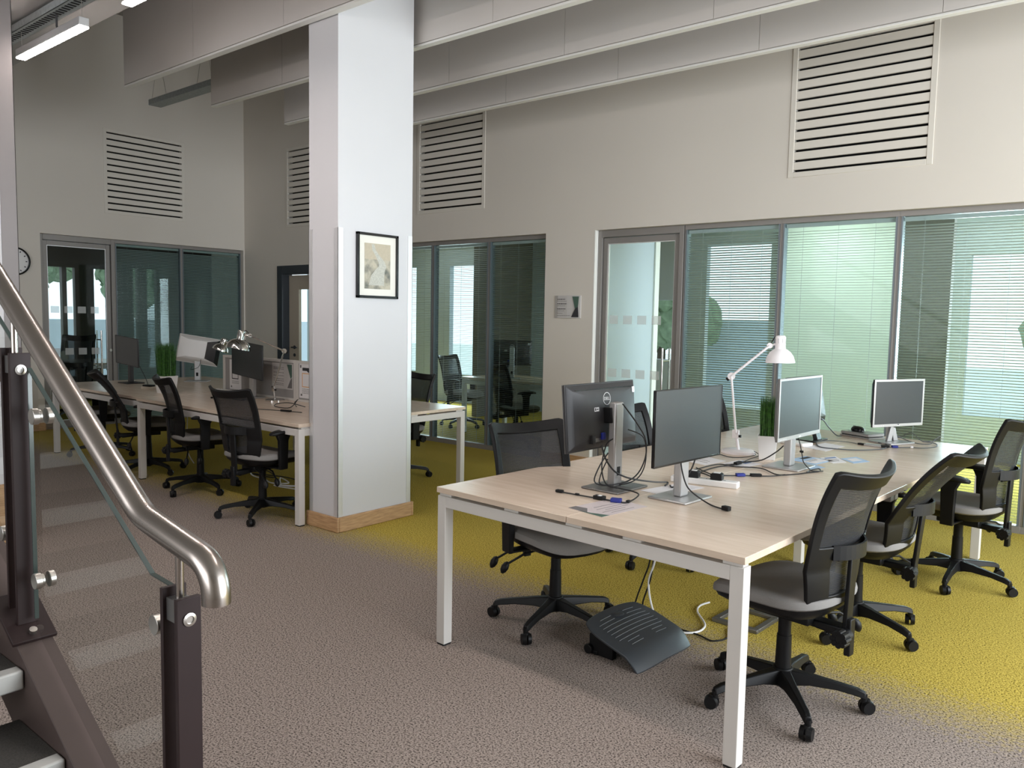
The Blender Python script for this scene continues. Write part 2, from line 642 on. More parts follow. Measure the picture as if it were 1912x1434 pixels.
# ---------------------------------------------------------------- ceiling baffles
def baffle(y, x0, label):
    t = thing('ceiling_baffle', label, 'beam', (x0, y, 3.45), 0, 'deep white ceiling beams')
    p = MB()
    x = x0
    edges = [x0] + [e for e in [-6.03, -4.83, -3.63, -2.43, -1.23, -0.03, 1.17, 2.37] if e > x0] + [3.5]
    for a, b in zip(edges[:-1], edges[1:]):
        p.box(a - x0 + (0.0015 if a > x0 else 0), b - x0 - 0.0015, 0, 0.05, 0.022, 1.85)
    p.box(0, 3.5 - x0, 0.01, 0.04, 0.02, 1.84)
    p.build('panel', 'baffle_white', t)
    MB().box(0, 3.5 - x0, -0.002, 0.052, 0, 0.016).build('edge_trim', 'baffle_edge', t, bevel=0.002)


baffle(3.33, -7.20, 'nearest deep white ceiling beam, its end left of the column and crossing the column top')
baffle(4.14, -7.18, 'second deep white ceiling beam, just behind the column')
baffle(4.96, -7.19, 'third deep white ceiling beam, behind the second')
baffle(5.71, -7.19, 'last deep white ceiling beam, closest to the right wall and crossing the large vent')

# ---------------------------------------------------------------- columns
cx0, cx1, cy0, cy1 = -4.64, -4.325, 3.40, 4.075
col = struct(MB().box(cx0, cx1, cy0, cy1, 0, 5.3).build('column', 'column_paint'),
             'square white plastered column holding the framed picture', 'column')


def guards(parent, x0, x1, y0, y1, z1, corners, w=0.04, z0=0.1, mt='aluminium'):
    for cx, cy in corners:
        X, sx = (x0, 1) if cx < 0 else (x1, -1)
        Y, sy = (y0, 1) if cy < 0 else (y1, -1)
        g = MB()
        t = 0.003
        for a, b in (((X - sx * t, X + sx * w), (Y - sy * t, Y)), ((X - sx * t, X), (Y - sy * t, Y + sy * w))):
            g.box(min(a), max(a), min(b), max(b), z0, z1)
        g.build('corner_guard', mt, parent)


guards(col, cx0, cx1, cy0, cy1, 2.08, [(-1, -1), (1, -1), (1, 1), (-1, 1)])


def skirt(parent, x0, x1, y0, y1, h):
    p = 0.02
    k = MB()
    for (xa, xb, ya, yb) in ((x0 - p, x1 + p, y0 - p, y0), (x0 - p, x1 + p, y1, y1 + p), (x0 - p, x0, y0, y1), (x1, x1 + p, y0, y1)):
        k.box(xa, xb, ya, yb, 0, h)
    k.build('skirting', 'oak', parent, bevel=0.006)


skirt(col, cx0, cx1, cy0, cy1, 0.105)

c2 = struct(MB().box(-6.35, -5.67, 1.15, 1.93, 0, 3.46).build('column', 'column_paint'),
            'second white column at the left edge behind the stair rail', 'column')
guards(c2, -6.35, -5.67, 1.15, 1.93, 3.45, [(1, 1), (-1, 1), (1, -1), (-1, -1)], 0.09, 0.38, 'guard_dull')
skirt(c2, -6.35, -5.67, 1.15, 1.93, 0.38)


# ---------------------------------------------------------------- glazed screens
def frame_rect(mb, B, u0, u1, z0, z1, wl, wr, wb, wt, d0, d1):
    B(mb, u0, u0 + wl, d0, d1, z0, z1)
    B(mb, u1 - wr, u1, d0, d1, z0, z1)
    B(mb, u0 + wl, u1 - wr, d0, d1, z0, z0 + wb)
    B(mb, u0 + wl, u1 - wr, d0, d1, z1 - wt, z1)


WIN = [0]


def glazing(plane, face, sgn, u0, u1, ztop, blind=None, tilt=40, gmat='glass_clear', slat='blind_slat', fmat='frame_grey'):
    """one pane bay: frame, double glass, venetian blind between. Depth goes away from the room (-sgn)."""
    WIN[0] += 1

    def B(mb, ua, ub, da, db, za, zb):
        da, db = sorted((face - sgn * da, face - sgn * db))
        if plane == 'Y':
            mb.box(ua, ub, da, db, za, zb)
        else:
            mb.box(da, db, ua, ub, za, zb)
    fr = MB()
    B(fr, u0, u1, 0.06, 0.13, 0, 0.055)
    B(fr, u0, u1, 0.06, 0.13, ztop - 0.045, ztop)
    B(fr, u0, u0 + 0.014, 0.06, 0.13, 0.055, ztop - 0.045)
    B(fr, u1 - 0.014, u1, 0.06, 0.13, 0.055, ztop - 0.045)
    o = struct(fr.build('window_%d' % WIN[0], fmat, bevel=0.002))
    mu = MB()
    B(mu, u0 + 0.014, u0 + 0.026, 0.055, 0.135, 0.055, ztop - 0.045)
    B(mu, u1 - 0.026, u1 - 0.014, 0.055, 0.135, 0.055, ztop - 0.045)
    mu.build('mullion', 'mullion_blue', o)
    g = MB()
    B(g, u0 + 0.02, u1 - 0.02, 0.066, 0.072, 0.05, ztop - 0.04)
    g.build('window_glass', gmat, o)
    g = MB()
    B(g, u0 + 0.02, u1 - 0.02, 0.122, 0.126, 0.05, ztop - 0.04)
    g.build('window_glass', 'glass_clear', o)
    if blind is not None:
        b = MB()
        n = int((ztop - 0.16) / 0.0215)
        hw = 0.0125
        c, s_ = math.cos(R(tilt)) * hw, math.sin(R(tilt)) * hw
        ua, ub = u0 + 0.03, u1 - 0.03
        for k in range(n):
            z = 0.075 + k * 0.0215
            pts = []
            for dd, dz in ((0.096 - c, -s_), (0.096, 0.0016), (0.096 + c, s_)):
                y = face - sgn * dd
                pts += [(ua, y, z + dz), (ub, y, z + dz)] if plane == 'Y' else [(y, ua, z + dz), (y, ub, z + dz)]
            b.add(pts, [(0, 1, 3, 2), (2, 3, 5, 4)])
        B(b, ua, ub, 0.084, 0.108, ztop - 0.08, ztop - 0.05)
        for q in (0.17, 0.5, 0.83):
            u = ua + (ub - ua) * q
            B(b, u - 0.001, u + 0.001, 0.080, 0.082, 0.07, ztop - 0.06)
        b.build('blind', slat, o)
    return o


mat('blind_pale', (0.40, 0.44, 0.45), 0.4)
mat('blind_dark', (0.34, 0.38, 0.37), 0.45)
# right wall, far glazing (behind the column)
for a, b, tl in ((-8.5, -7.62, -9), (-7.62, -6.79, -9), (-6.79, -5.905, -9), (-5.905, -5.09, -12)):
    glazing('Y', WR, -1, a, b, 2.385, 1, tl, 'glass_clear', 'blind_dark')
# right wall, near glazing
glazing('Y', WR, -1, -3.505, -2.595, 2.385, 1, -24, 'glass_clear', 'blind_pale')
glazing('Y', WR, -1, -2.595, -1.667, 2.385, 1, -4, 'glass_clear', 'blind_pale')
glazing('Y', WR, -1, -1.667, -0.733, 2.385, 1, -18, 'glass_clear', 'blind_pale')
glazing('Y', WR, -1, -0.733, 0.19, 2.385, 1, -18, 'glass_clear', 'blind_pale')
glazing('Y', WR, -1, 0.19, 1.10, 2.385, 1, -12, 'glass_clear', 'blind_pale')
# back wall glazing
glazing('X', WB, 1, 4.80, 5.725, 2.43, 1, 42, 'glass_grey', 'blind_dark')
glazing('X', WB, 1, 5.725, 6.66, 2.43, 1, 42, 'glass_grey', 'blind_dark')
# reveal around the near opening
struct(MB().box(-4.463, -4.452, WR - 0.001, WR + 0.13, 0, 2.385).build('trim_1', 'reveal_white'))


def glass_door(idx, plane, face, sgn, u0, u1, ztop, handle_u, markings, gmat='glass_clear', lock=None):
    def B(mb, ua, ub, da, db, za, zb):
        da, db = sorted((face - sgn * da, face - sgn * db))
        if plane == 'Y':
            mb.box(ua, ub, da, db, za, zb)
        else:
            mb.box(da, db, ua, ub, za, zb)

    def P(u, d, z):
        y = face - sgn * d
        return (u, y, z) if plane == 'Y' else (y, u, z)
    fr = MB()
    frame_rect(fr, B, u0, u1, 0, ztop, 0.045, 0.045, 0.012, 0.07, 0.05, 0.14)
    o = struct(fr.build('door_%d' % idx, 'frame_grey', bevel=0.003))
    lf = MB()
    frame_rect(lf, B, u0 + 0.05, u1 - 0.05, 0.015, ztop - 0.075, 0.05, 0.05, 0.08, 0.055, 0.075, 0.115)
    leaf = lf.build('door_leaf', 'frame_grey', o, bevel=0.003)
    bd = MB()
    frame_rect(bd, B, u0 + 0.10, u1 - 0.10, 0.095, ztop - 0.13, 0.008, 0.008, 0.008, 0.008, 0.085, 0.105)
    bd.build('glazing_bead', 'aluminium', leaf)
    g = MB()
    B(g, u0 + 0.1, u1 - 0.1, 0.092, 0.098, 0.095, ztop - 0.13)
    g.build('door_glass', gmat, leaf)
    for d in (0.03, 0.165):
        h = MB()
        h.cyl(P(handle_u, d, 0.62), P(handle_u, d, 1.24), 0.011, n=12)
        for z in (0.74, 1.12):
            h.cyl(P(handle_u, d, z), P(handle_u, 0.09, z), 0.008, n=10)
        h.build('door_handle', 'chrome', leaf, smooth=True)
    mk = MB()
    for z in (1.46, 0.93):
        u = u0 + 0.13
        while u + 0.1 < u1 - 0.1:
            B(mk, u, u + 0.1, 0.0895, 0.0905, z, z + 0.085)
            u += 0.16
    mk.build('safety_marking', 'marking_frost', leaf)
    if lock:
        MB().cyl(P(lock, 0.06, 0.98), P(lock, 0.08, 0.98), 0.018, n=16).build('lock', 'steel_button', leaf, smooth=True)
    return o


def frost():
    mt, n, b = nt('marking_frost')
    b.inputs['Base Color'].default_value = (0.75, 0.78, 0.77, 1)
    tr = n.nodes.new('ShaderNodeBsdfTransparent')
    mx = n.nodes.new('ShaderNodeMixShader')
    mx.inputs[0].default_value = 0.4
    n.links.new(tr.outputs[0], mx.inputs[1])
    n.links.new(b.outputs[0], mx.inputs[2])
    n.links.new(mx.outputs[0], n.nodes['Material Output'].inputs[0])


frost()
glass_door(1, 'Y', WR, -1, -4.45, -3.51, 2.385, -3.68, True)
glass_door(2, 'X', WB, 1, 3.89, 4.80, 2.43, 4.60, True, 'glass_grey', lock=4.73)

# dark framed door with a cream leaf on the right wall
fr = MB()
fr.box(-9.86, -9.74, WR - 0.012, WR + 0.16, 0, 2.18)
fr.box(-8.98, -8.86, WR - 0.012, WR + 0.16, 0, 2.18)
fr.box(-9.74, -8.98, WR - 0.012, WR + 0.16, 2.06, 2.18)
d3 = struct(fr.build('door_3', 'door_dark', bevel=0.003))
lf = MB()
lf.box(-9.73, -9.50, WR + 0.10, WR + 0.145, 0.01, 2.05)
lf.box(-9.18, -8.99, WR + 0.10, WR + 0.145, 0.01, 2.05)
lf.box(-9.50, -9.18, WR + 0.10, WR + 0.145, 1.85, 2.05)
lf.box(-9.50, -9.18, WR + 0.10, WR + 0.145, 0.01, 0.4)
leaf = lf.build('door_leaf', 'door_cream', d3, bevel=0.003)
MB().box(-9.50, -9.18, WR + 0.12, WR + 0.126, 0.4, 1.85).build('door_glass', 'glass_clear', leaf)
h = MB()
h.cyl((-9.60, WR + 0.10, 1.03), (-9.60, WR + 0.04, 1.03), 0.01, n=10)
h.cyl((-9.60, WR + 0.045, 1.03), (-9.48, WR + 0.045, 1.03), 0.009, n=10)
h.cyl((-9.60, WR + 0.10, 1.03), (-9.60, WR + 0.092, 1.03), 0.026, n=16)
h.cyl((-9.60, WR + 0.10, 0.92), (-9.60, WR + 0.092, 0.92), 0.024, n=16)
h.build('door_handle', 'door_dark', leaf, smooth=True)

# ---------------------------------------------------------------- rooms behind the glazing and the outdoors
struct(voxwall(MB(), 'Y', 10.2, 10.3, -14, 1.6, 0, 2.8,
               [(-6.15, -5.35, 0.95, 1.8), (-4.95, -4.05, 0.35, 2.55), (-1.75, 0.9, 0.5, 2.3),
                (-9.85, -9.0, 0.5, 2.4), (-11.5, -10.7, 0.5, 2.4)]).build('wall_outer', 'room_wall'))
struct(voxwall(MB(), 'X', 1.5, 1.6, 6.84, 10.2, 0, 2.8, [(7.3, 9.9, 0.4, 2.5)]).build('wall_office_side', 'room_wall_white'))
struct(voxwall(MB(), 'X', -4.80, -4.70, 6.84, 8.3, 0, 2.8, []).build('wall_partition', 'room_wall'))
struct(MB().box(-4.82, -4.68, 8.3, 8.4, 0, 2.8).build('trim_2', 'reveal_white'))
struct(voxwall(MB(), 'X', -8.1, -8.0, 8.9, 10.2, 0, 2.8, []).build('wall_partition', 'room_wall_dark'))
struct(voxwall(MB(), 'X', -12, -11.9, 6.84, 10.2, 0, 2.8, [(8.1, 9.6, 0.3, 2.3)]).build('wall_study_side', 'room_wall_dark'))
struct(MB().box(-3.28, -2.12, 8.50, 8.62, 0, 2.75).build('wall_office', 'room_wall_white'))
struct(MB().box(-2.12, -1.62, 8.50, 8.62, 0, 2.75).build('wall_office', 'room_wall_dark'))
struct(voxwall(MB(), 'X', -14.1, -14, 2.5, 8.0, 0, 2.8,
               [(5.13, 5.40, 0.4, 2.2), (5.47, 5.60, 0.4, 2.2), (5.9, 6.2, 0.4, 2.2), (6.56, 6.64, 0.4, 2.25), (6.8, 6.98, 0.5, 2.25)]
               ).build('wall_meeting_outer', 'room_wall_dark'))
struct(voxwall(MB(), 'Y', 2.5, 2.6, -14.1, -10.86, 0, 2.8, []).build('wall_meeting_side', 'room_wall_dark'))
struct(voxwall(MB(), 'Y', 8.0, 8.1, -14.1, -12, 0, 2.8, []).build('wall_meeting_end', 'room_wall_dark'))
lp = thing('added_light_panel', 'added light panel, unseen from the camera, brightening the glazed office wall', 'light', (-2.7, 7.75, 2.74))  # added panel, out of view, brightens the white office wall behind the blinds
MB().box(-0.3, 0.3, -0.3, 0.3, -0.004, 0.0).build('diffuser', 'added_panel_glow', lp)
fr = MB()
for a in ((-0.32, 0.32, -0.32, -0.3), (-0.32, 0.32, 0.3, 0.32), (-0.32, -0.3, -0.3, 0.3), (0.3, 0.32, -0.3, 0.3)):
    fr.box(*a, -0.008, 0.006)
fr.build('added_panel_frame', 'reveal_white', lp)

struct(MB().box(-40, 12, 10.4, 40, -0.35, -0.3).build('ground', 'pale_ground'), 'pale concrete ground outside the windows', 'ground')
struct(MB().box(-40, -16.0, -12, 10.4, -0.35, -0.3).build('ground', 'pale_ground'), 'pale concrete ground outside the far end', 'ground')
tag(MB().box(-9, -4.8, 17, 17.3, -0.3, 1.55).build('garden_wall', 'outdoor_wall'), 'pale wall outside seen through the glass door', 'wall')
tag(MB().box(-19.3, -19, 3, 14, -0.3, 1.3).build('garden_wall', 'outdoor_wall'), 'pale blue wall outside the far end windows', 'wall')


def tree(x, y, r, h, label):
    t = thing('tree', label, 'tree', (x, y, -0.3), 0, 'trees outside the windows')
    MB().cyl((0, 0, 0), (0, 0, h), 0.12, 0.07, n=8).build('trunk', 'bark', t)
    bm = bmesh.new()
    rng = random.Random(int(x * 10 + y))
    for k in range(9):
        p = Vector((rng.uniform(-1, 1), rng.uniform(-1, 1), rng.uniform(-0.8, 0.8))) * r * 0.6 + Vector((0, 0, h))
        mm = Matrix.Translation(p) @ Matrix.Scale(r * rng.uniform(0.35, 0.6), 4)
        bmesh.ops.create_icosphere(bm, subdivisions=3, radius=1, matrix=mm)
    for v in bm.verts:
        v.co += Vector((rng.uniform(-1, 1), rng.uniform(-1, 1), rng.uniform(-1, 1))) * 0.09
    me = bpy.data.meshes.new('crown')
    bm.to_mesh(me)
    bm.free()
    me.materials.append(MAT['leaf'])
    o = bpy.data.objects.new('crown', me)
    COL.objects.link(o)
    o.parent = t


tree(-0.6, 17.5, 1.7, 2.6, 'leafy green tree outside the office windows')
tree(-8.8, 16.0, 1.2, 2.2, 'small green tree behind the glass door')
tree(-22.0, 7.6, 1.2, 2.9, 'green tree outside the far end windows, left one')
tree(-21.5, 10.2, 1.1, 2.7, 'green tree outside the far end windows, right one')


# ---------------------------------------------------------------- ceiling lights, tray
def batten(x0, x1, label):
    t = thing('pendant_light', label, 'light', (x0, 2.15, 3.2), 0, 'lit linear pendants under the low ceiling')
    L = x1 - x0
    MB().box(0, L, -0.03, 0.03, 0.0, 0.05).build('light_body', 'silver_plastic', t, bevel=0.003)
    MB().box(0.002, L - 0.002, -0.029, 0.029, -0.010, -0.0005).build('diffuser', 'led', t, bevel=0.003)
    for x in (0.03, L - 0.03):
        MB().cyl((x, 0, 0.05), (x, 0, 0.25), 0.0015, n=6).build('hanging_wire', 'steel_button', t)


batten(-6.16, -5.15, 'lit linear pendant light at the upper left, whole in view')
batten(-4.60, -3.59, 'lit linear pendant light cut off by the top edge, above the whole one')
batten(-3.05, -2.05, 'lit linear pendant light over the stairs, out of view')
batten(-1.50, -0.50, 'lit linear pendant light above the camera, out of view')

t = thing('cable_tray', 'grey slotted cable tray under the ceiling at the upper left', 'tray', (-8.2, 2.12, 3.37))
MB().box(0, 9.0, 0, 0.10, 0, 0.003).box(0, 9, 0, 0.003, 0, 0.05).box(0, 9, 0.097, 0.1, 0, 0.05).build('tray', 'galvanised', t)
sl = MB()
for k in range(110):
    sl.box(0.9 + k * 0.045, 0.925 + k * 0.045, 0.02, 0.07, -0.0015, -0.0005)
sl.build('slots', 'dark_void', t)
for x in (1.25, 1.45, 2.6):
    MB().tube([(x, 0.05, 0.0), (x, 0.05, -0.07), (x + 0.012, 0.05, -0.09)], 0.007, 6).build('hook', 'plastic_dark', t)

t = thing('linear_fixture', 'unlit grey metal linear fixture hanging below the beams left of the column', 'light', (-8.72, 4.36, 3.735))
MB().box(0, 2.2, -0.07, 0.07, 0, 0.06).build('light_body', 'galvanised', t, bevel=0.004)
for x in (0.06, 1.0):
    MB().cyl((x, -0.06, 0.06), (x + 0.05, 0, 0.55), 0.002, n=6).cyl((x + 0.1, 0.06, 0.06), (x + 0.05, 0, 0.55), 0.002, n=6).cyl((x + 0.05, 0, 0.55), (x + 0.05, 0, 1.66), 0.002, n=6).build('hanging_wire', 'steel_button', t)

# ---------------------------------------------------------------- clock, sign, picture
t = thing('wall_clock', 'round white wall clock with a black rim by the far glass door', 'clock', (WB, 3.60, 2.07))
MB().lathe([(0.15, 0), (0.168, 0.0), (0.168, 0.03), (0.15, 0.034), (0.15, 0.01)], axis=(1, 0, 0), n=40, close=False).build('rim', 'gloss_black', t, smooth=True)
MB().cyl((0, 0, 0), (0.012, 0, 0), 0.152, n=40).build('dial', 'clock_face', t)
hd = MB()
hd.box(0.013, 0.015, -0.005, 0.005, -0.02, 0.10, Matrix.Rotation(R(20), 4, 'X'))
hd.box(0.0155, 0.0175, -0.004, 0.004, -0.02, 0.13, Matrix.Rotation(R(160), 4, 'X'))
hd.build('hands', 'ink', t)
tk = MB()
for k in range(12):
    tk.box(0.0125, 0.0135, -0.006, 0.006, 0.118, 0.136, Matrix.Rotation(R(30 * k), 4, 'X'))
tk.build('numerals', 'ink', t)

t = thing('wall_sign', 'grey door sign with green panel on the wall between the glazed screens', 'sign', (-4.765, WR, 1.625))
poly = [(-0.17, -0.004), (-0.155, -0.014), (0.0, -0.02), (0.15, -0.012), (0.155, 0)]
MB().prism([(-0.165, 0), (-0.165, -0.006), (-0.12, -0.016), (0, -0.02), (0.12, -0.016), (0.16, -0.01), (0.16, 0)], -0.115, 0.115, 'XY').build('sign_plate', 'paper_grey', t)
gp = MB()
gp.prism([(0.065, 0.105), (0.145, 0.105), (0.135, 0.0), (0.10, -0.02)], -0.0215, -0.0185)
gp.build('green_panel', 'ink_green', t)
gp = MB()
gp.prism([(0.10, -0.02), (0.135, 0.0), (0.145, -0.105), (0.055, -0.105)], -0.0215, -0.0185)
gp.build('dark_panel', 'ink', t)
tx = MB()
for z, w, hh in ((0.072, 0.10, 0.009), (0.056, 0.12, 0.003), (0.026, 0.12, 0.010), (0.008, 0.10, 0.003), (-0.026, 0.11, 0.009), (-0.044, 0.09, 0.003), (-0.068, 0.07, 0.003), (-0.092, 0.17, 0.004)):
    x = -0.125
    while x < -0.125 + w:
        dx = random.uniform(0.012, 0.03)
        tx.box(x, min(x + dx, -0.125 + w), -0.0212, -0.0202, z, z + hh)
        x += dx + 0.005
tx.build('lettering', 'ink_grey', t)

t = thing('picture_frame', 'black framed landscape print hanging on the column', 'picture', (cx1, 3.738, 1.842))
fr = MB()
hw, hh, w = 0.187, 0.225, 0.018
for a in ((-hw, hw, -hh, -hh + w), (-hw, hw, hh - w, hh), (-hw, -hw + w, -hh, hh), (hw - w, hw, -hh, hh)):
    fr.box(0, 0.022, *a)
fr.build('frame', 'gloss_black', t, bevel=0.002)
MB().box(0.003, 0.009, -hw + w, hw - w, -hh + w, hh - w).build('mount', 'picture_mount', t)
MB().box(0.009, 0.0105, -0.118, 0.118, -0.16, 0.155).build('print', 'print_art', t)
MB().box(0.0105, 0.011, -0.118, 0.118, 0.045, 0.155).build('print_sky', 'print_tan', t)
pth = MB()
cl = [(-0.045, 0.15, 0.012), (-0.035, 0.11, 0.016), (0.0, 0.07, 0.020), (0.035, 0.03, 0.030), (0.045, 0.0, 0.035), (0.02, -0.03, 0.045), (0.0, -0.07, 0.06), (-0.012, -0.135, 0.07)]
for (a, z1, w1), (b, z2, w2) in zip(cl[:-1], cl[1:]):
    pth.add([(0.0115, a - w1, z1), (0.0115, a + w1, z1), (0.0115, b + w2, z2), (0.0115, b - w2, z2)], [(0, 1, 2, 3)])
pth.build('print_path', 'print_path', t)
# ---------------------------------------------------------------- desks
def bench_desk(label, x0, y0, rz, w, l, seam='x', group=None, legs=None):
    """w along local x, l along local y, origin at one corner; frame with four square legs"""
    t = thing('bench_desk', label, 'desk', (x0, y0, 0), rz, group)
    g = 0.0015
    if seam == 'x':
        MB().box(0, w / 2 - g, 0, l, 0.705, 0.73).build('worktop', 'desk_wood', t, bevel=0.0015)
        MB().box(w / 2 + g, w, 0, l, 0.705, 0.73).build('worktop', 'desk_wood', t, bevel=0.0015)
    else:
        MB().box(0, w, 0, l / 2 - g, 0.705, 0.73).build('worktop', 'desk_wood', t, bevel=0.0015)
        MB().box(0, w, l / 2 + g, l, 0.705, 0.73).build('worktop', 'desk_wood', t, bevel=0.0015)
    b, zt = 0.05, 0.692
    fr = MB()
    i = 0.004
    fr.box(i + b, w - i - b, i, i + b, zt - b, zt)
    fr.box(i + b, w - i - b, l - i - b, l - i, zt - b, zt)
    if seam == 'x':
        for q in (0.3, 0.7):
            fr.box(w * q - 0.02, w * q + 0.02, i + b, l - i - b, zt - 0.04, zt)
        sp = [(w * q - 0.04, w * q + 0.04, yy, yy + 0.04) for q in (0.03, 0.3, 0.52, 0.70, 0.97) for yy in (0.008, l - 0.048)]
    else:
        fr.box(i, i + b, i + b, l - i - b, zt - b, zt)
        fr.box(w - i - b, w - i, i + b, l - i - b, zt - b, zt)
        sp = [(xx, xx + 0.04, l * q - 0.04, l * q + 0.04) for q in (0.04, 0.35, 0.65, 0.96) for xx in (0.008, w - 0.048)]
    for a in sp:
        a = (max(a[0], 0.01), min(a[1], w - 0.01), max(a[2], 0.01), min(a[3], l - 0.01))
        fr.box(*a, zt, 0.705)
    fr.build('frame', 'desk_frame', t, bevel=0.002)
    for lx, ly in legs or ((i, i), (w - i - b, i), (i, l - i - b), (w - i - b, l - i - b)):
        lg = MB().box(lx, lx + b, ly, ly + b, 0.008, zt).build('leg', 'desk_frame', t, bevel=0.002)
        MB().box(lx + 0.003, lx + b - 0.003, ly + 0.003, ly + b - 0.003, 0, 0.009).build('foot', 'rubber', lg)
    return t


# near table: two desks end to end, turned 3 degrees
RN = R(-3.0)
NX = Vector((math.cos(RN), math.sin(RN), 0))
NY = Vector((-math.sin(RN), math.cos(RN), 0))
N0 = Vector((-2.499, 2.519, 0))
bench_desk('pale wood desk with white frame nearest the camera, leaflet and two monitors on it', N0.x, N0.y, RN, 1.49, 1.70, 'x', 'pale wood bench desks', [(0.004, 0.004), (1.436, 0.004), (1.10, 1.60)])
p = N0 + NY * 1.703
bench_desk('pale wood desk by the striped blinds, plant pot and white lamp on it', p.x, p.y, RN, 1.49, 1.67, 'x', 'pale wood bench desks', [(0.004, 1.616), (1.436, 1.616), (0.66, 0.70)])
# left table
bench_desk('pale wood desk beside the column, under the chrome lamp and poster screens', -7.03, 3.30, 0, 2.40, 1.71, 'y', 'pale wood bench desks')
bench_desk('pale wood desk at the far left end, in front of the dark glass door', -8.95, 3.32, R(0.5), 1.91, 1.71, 'y', 'pale wood bench desks')


# ---------------------------------------------------------------- chairs
def sheet(mask, pos, nrm, nu, nv, th):
    """closed slab over the cells of a grid that satisfy mask(i,j)"""
    mb = MB()
    key = {}

    def V(i, j, s):
        k = (i, j, s)
        if k not in key:
            key[k] = len(mb.v)
            u, v = i / nu * 2 - 1, j / nv
            mb.v.append(tuple(pos(u, v) + nrm(u, v) * (th / 2 * s)))
        return key[k]
    for i in range(nu):
        for j in range(nv):
            if not mask(i, j):
                continue
            for s in (1, -1):
                q = (V(i, j, s), V(i + 1, j, s), V(i + 1, j + 1, s), V(i, j + 1, s))
                mb.f.append(q if s > 0 else q[::-1])
            for di, dj, a, b in ((-1, 0, (i, j), (i, j + 1)), (1, 0, (i + 1, j), (i + 1, j + 1)), (0, -1, (i, j), (i + 1, j)), (0, 1, (i, j + 1), (i + 1, j + 1))):
                ii, jj = i + di, j + dj
                if 0 <= ii < nu and 0 <= jj < nv and mask(ii, jj):
                    continue
                mb.f.append((V(*a, 1), V(*b, 1), V(*b, -1), V(*a, -1)))
    return mb


def pad(w, d, layers, n=40, e=3.2, top=None):
    """cushion: stacked superellipse rings. layers = (scale, z)"""
    mb = MB()
    for s, z in layers:
        for i in range(n):
            a = 2 * math.pi * i / n
            c, q = math.cos(a), math.sin(a)
            x = math.copysign(abs(c) ** (2 / e), c) * w / 2 * s
            y = math.copysign(abs(q) ** (2 / e), q) * d / 2 * s
            zz = z
            if top:
                zz = z + top(x, y)
            mb.v.append((x, y, zz))
    for k in range(len(layers) - 1):
        for i in range(n):
            mb.f.append((k * n + i, k * n + (i + 1) % n, (k + 1) * n + (i + 1) % n, (k + 1) * n + i))
    mb.f.append(tuple(range(n - 1, -1, -1)))
    L = len(layers) - 1
    mb.f.append(tuple(range(L * n, (L + 1) * n)))
    return mb


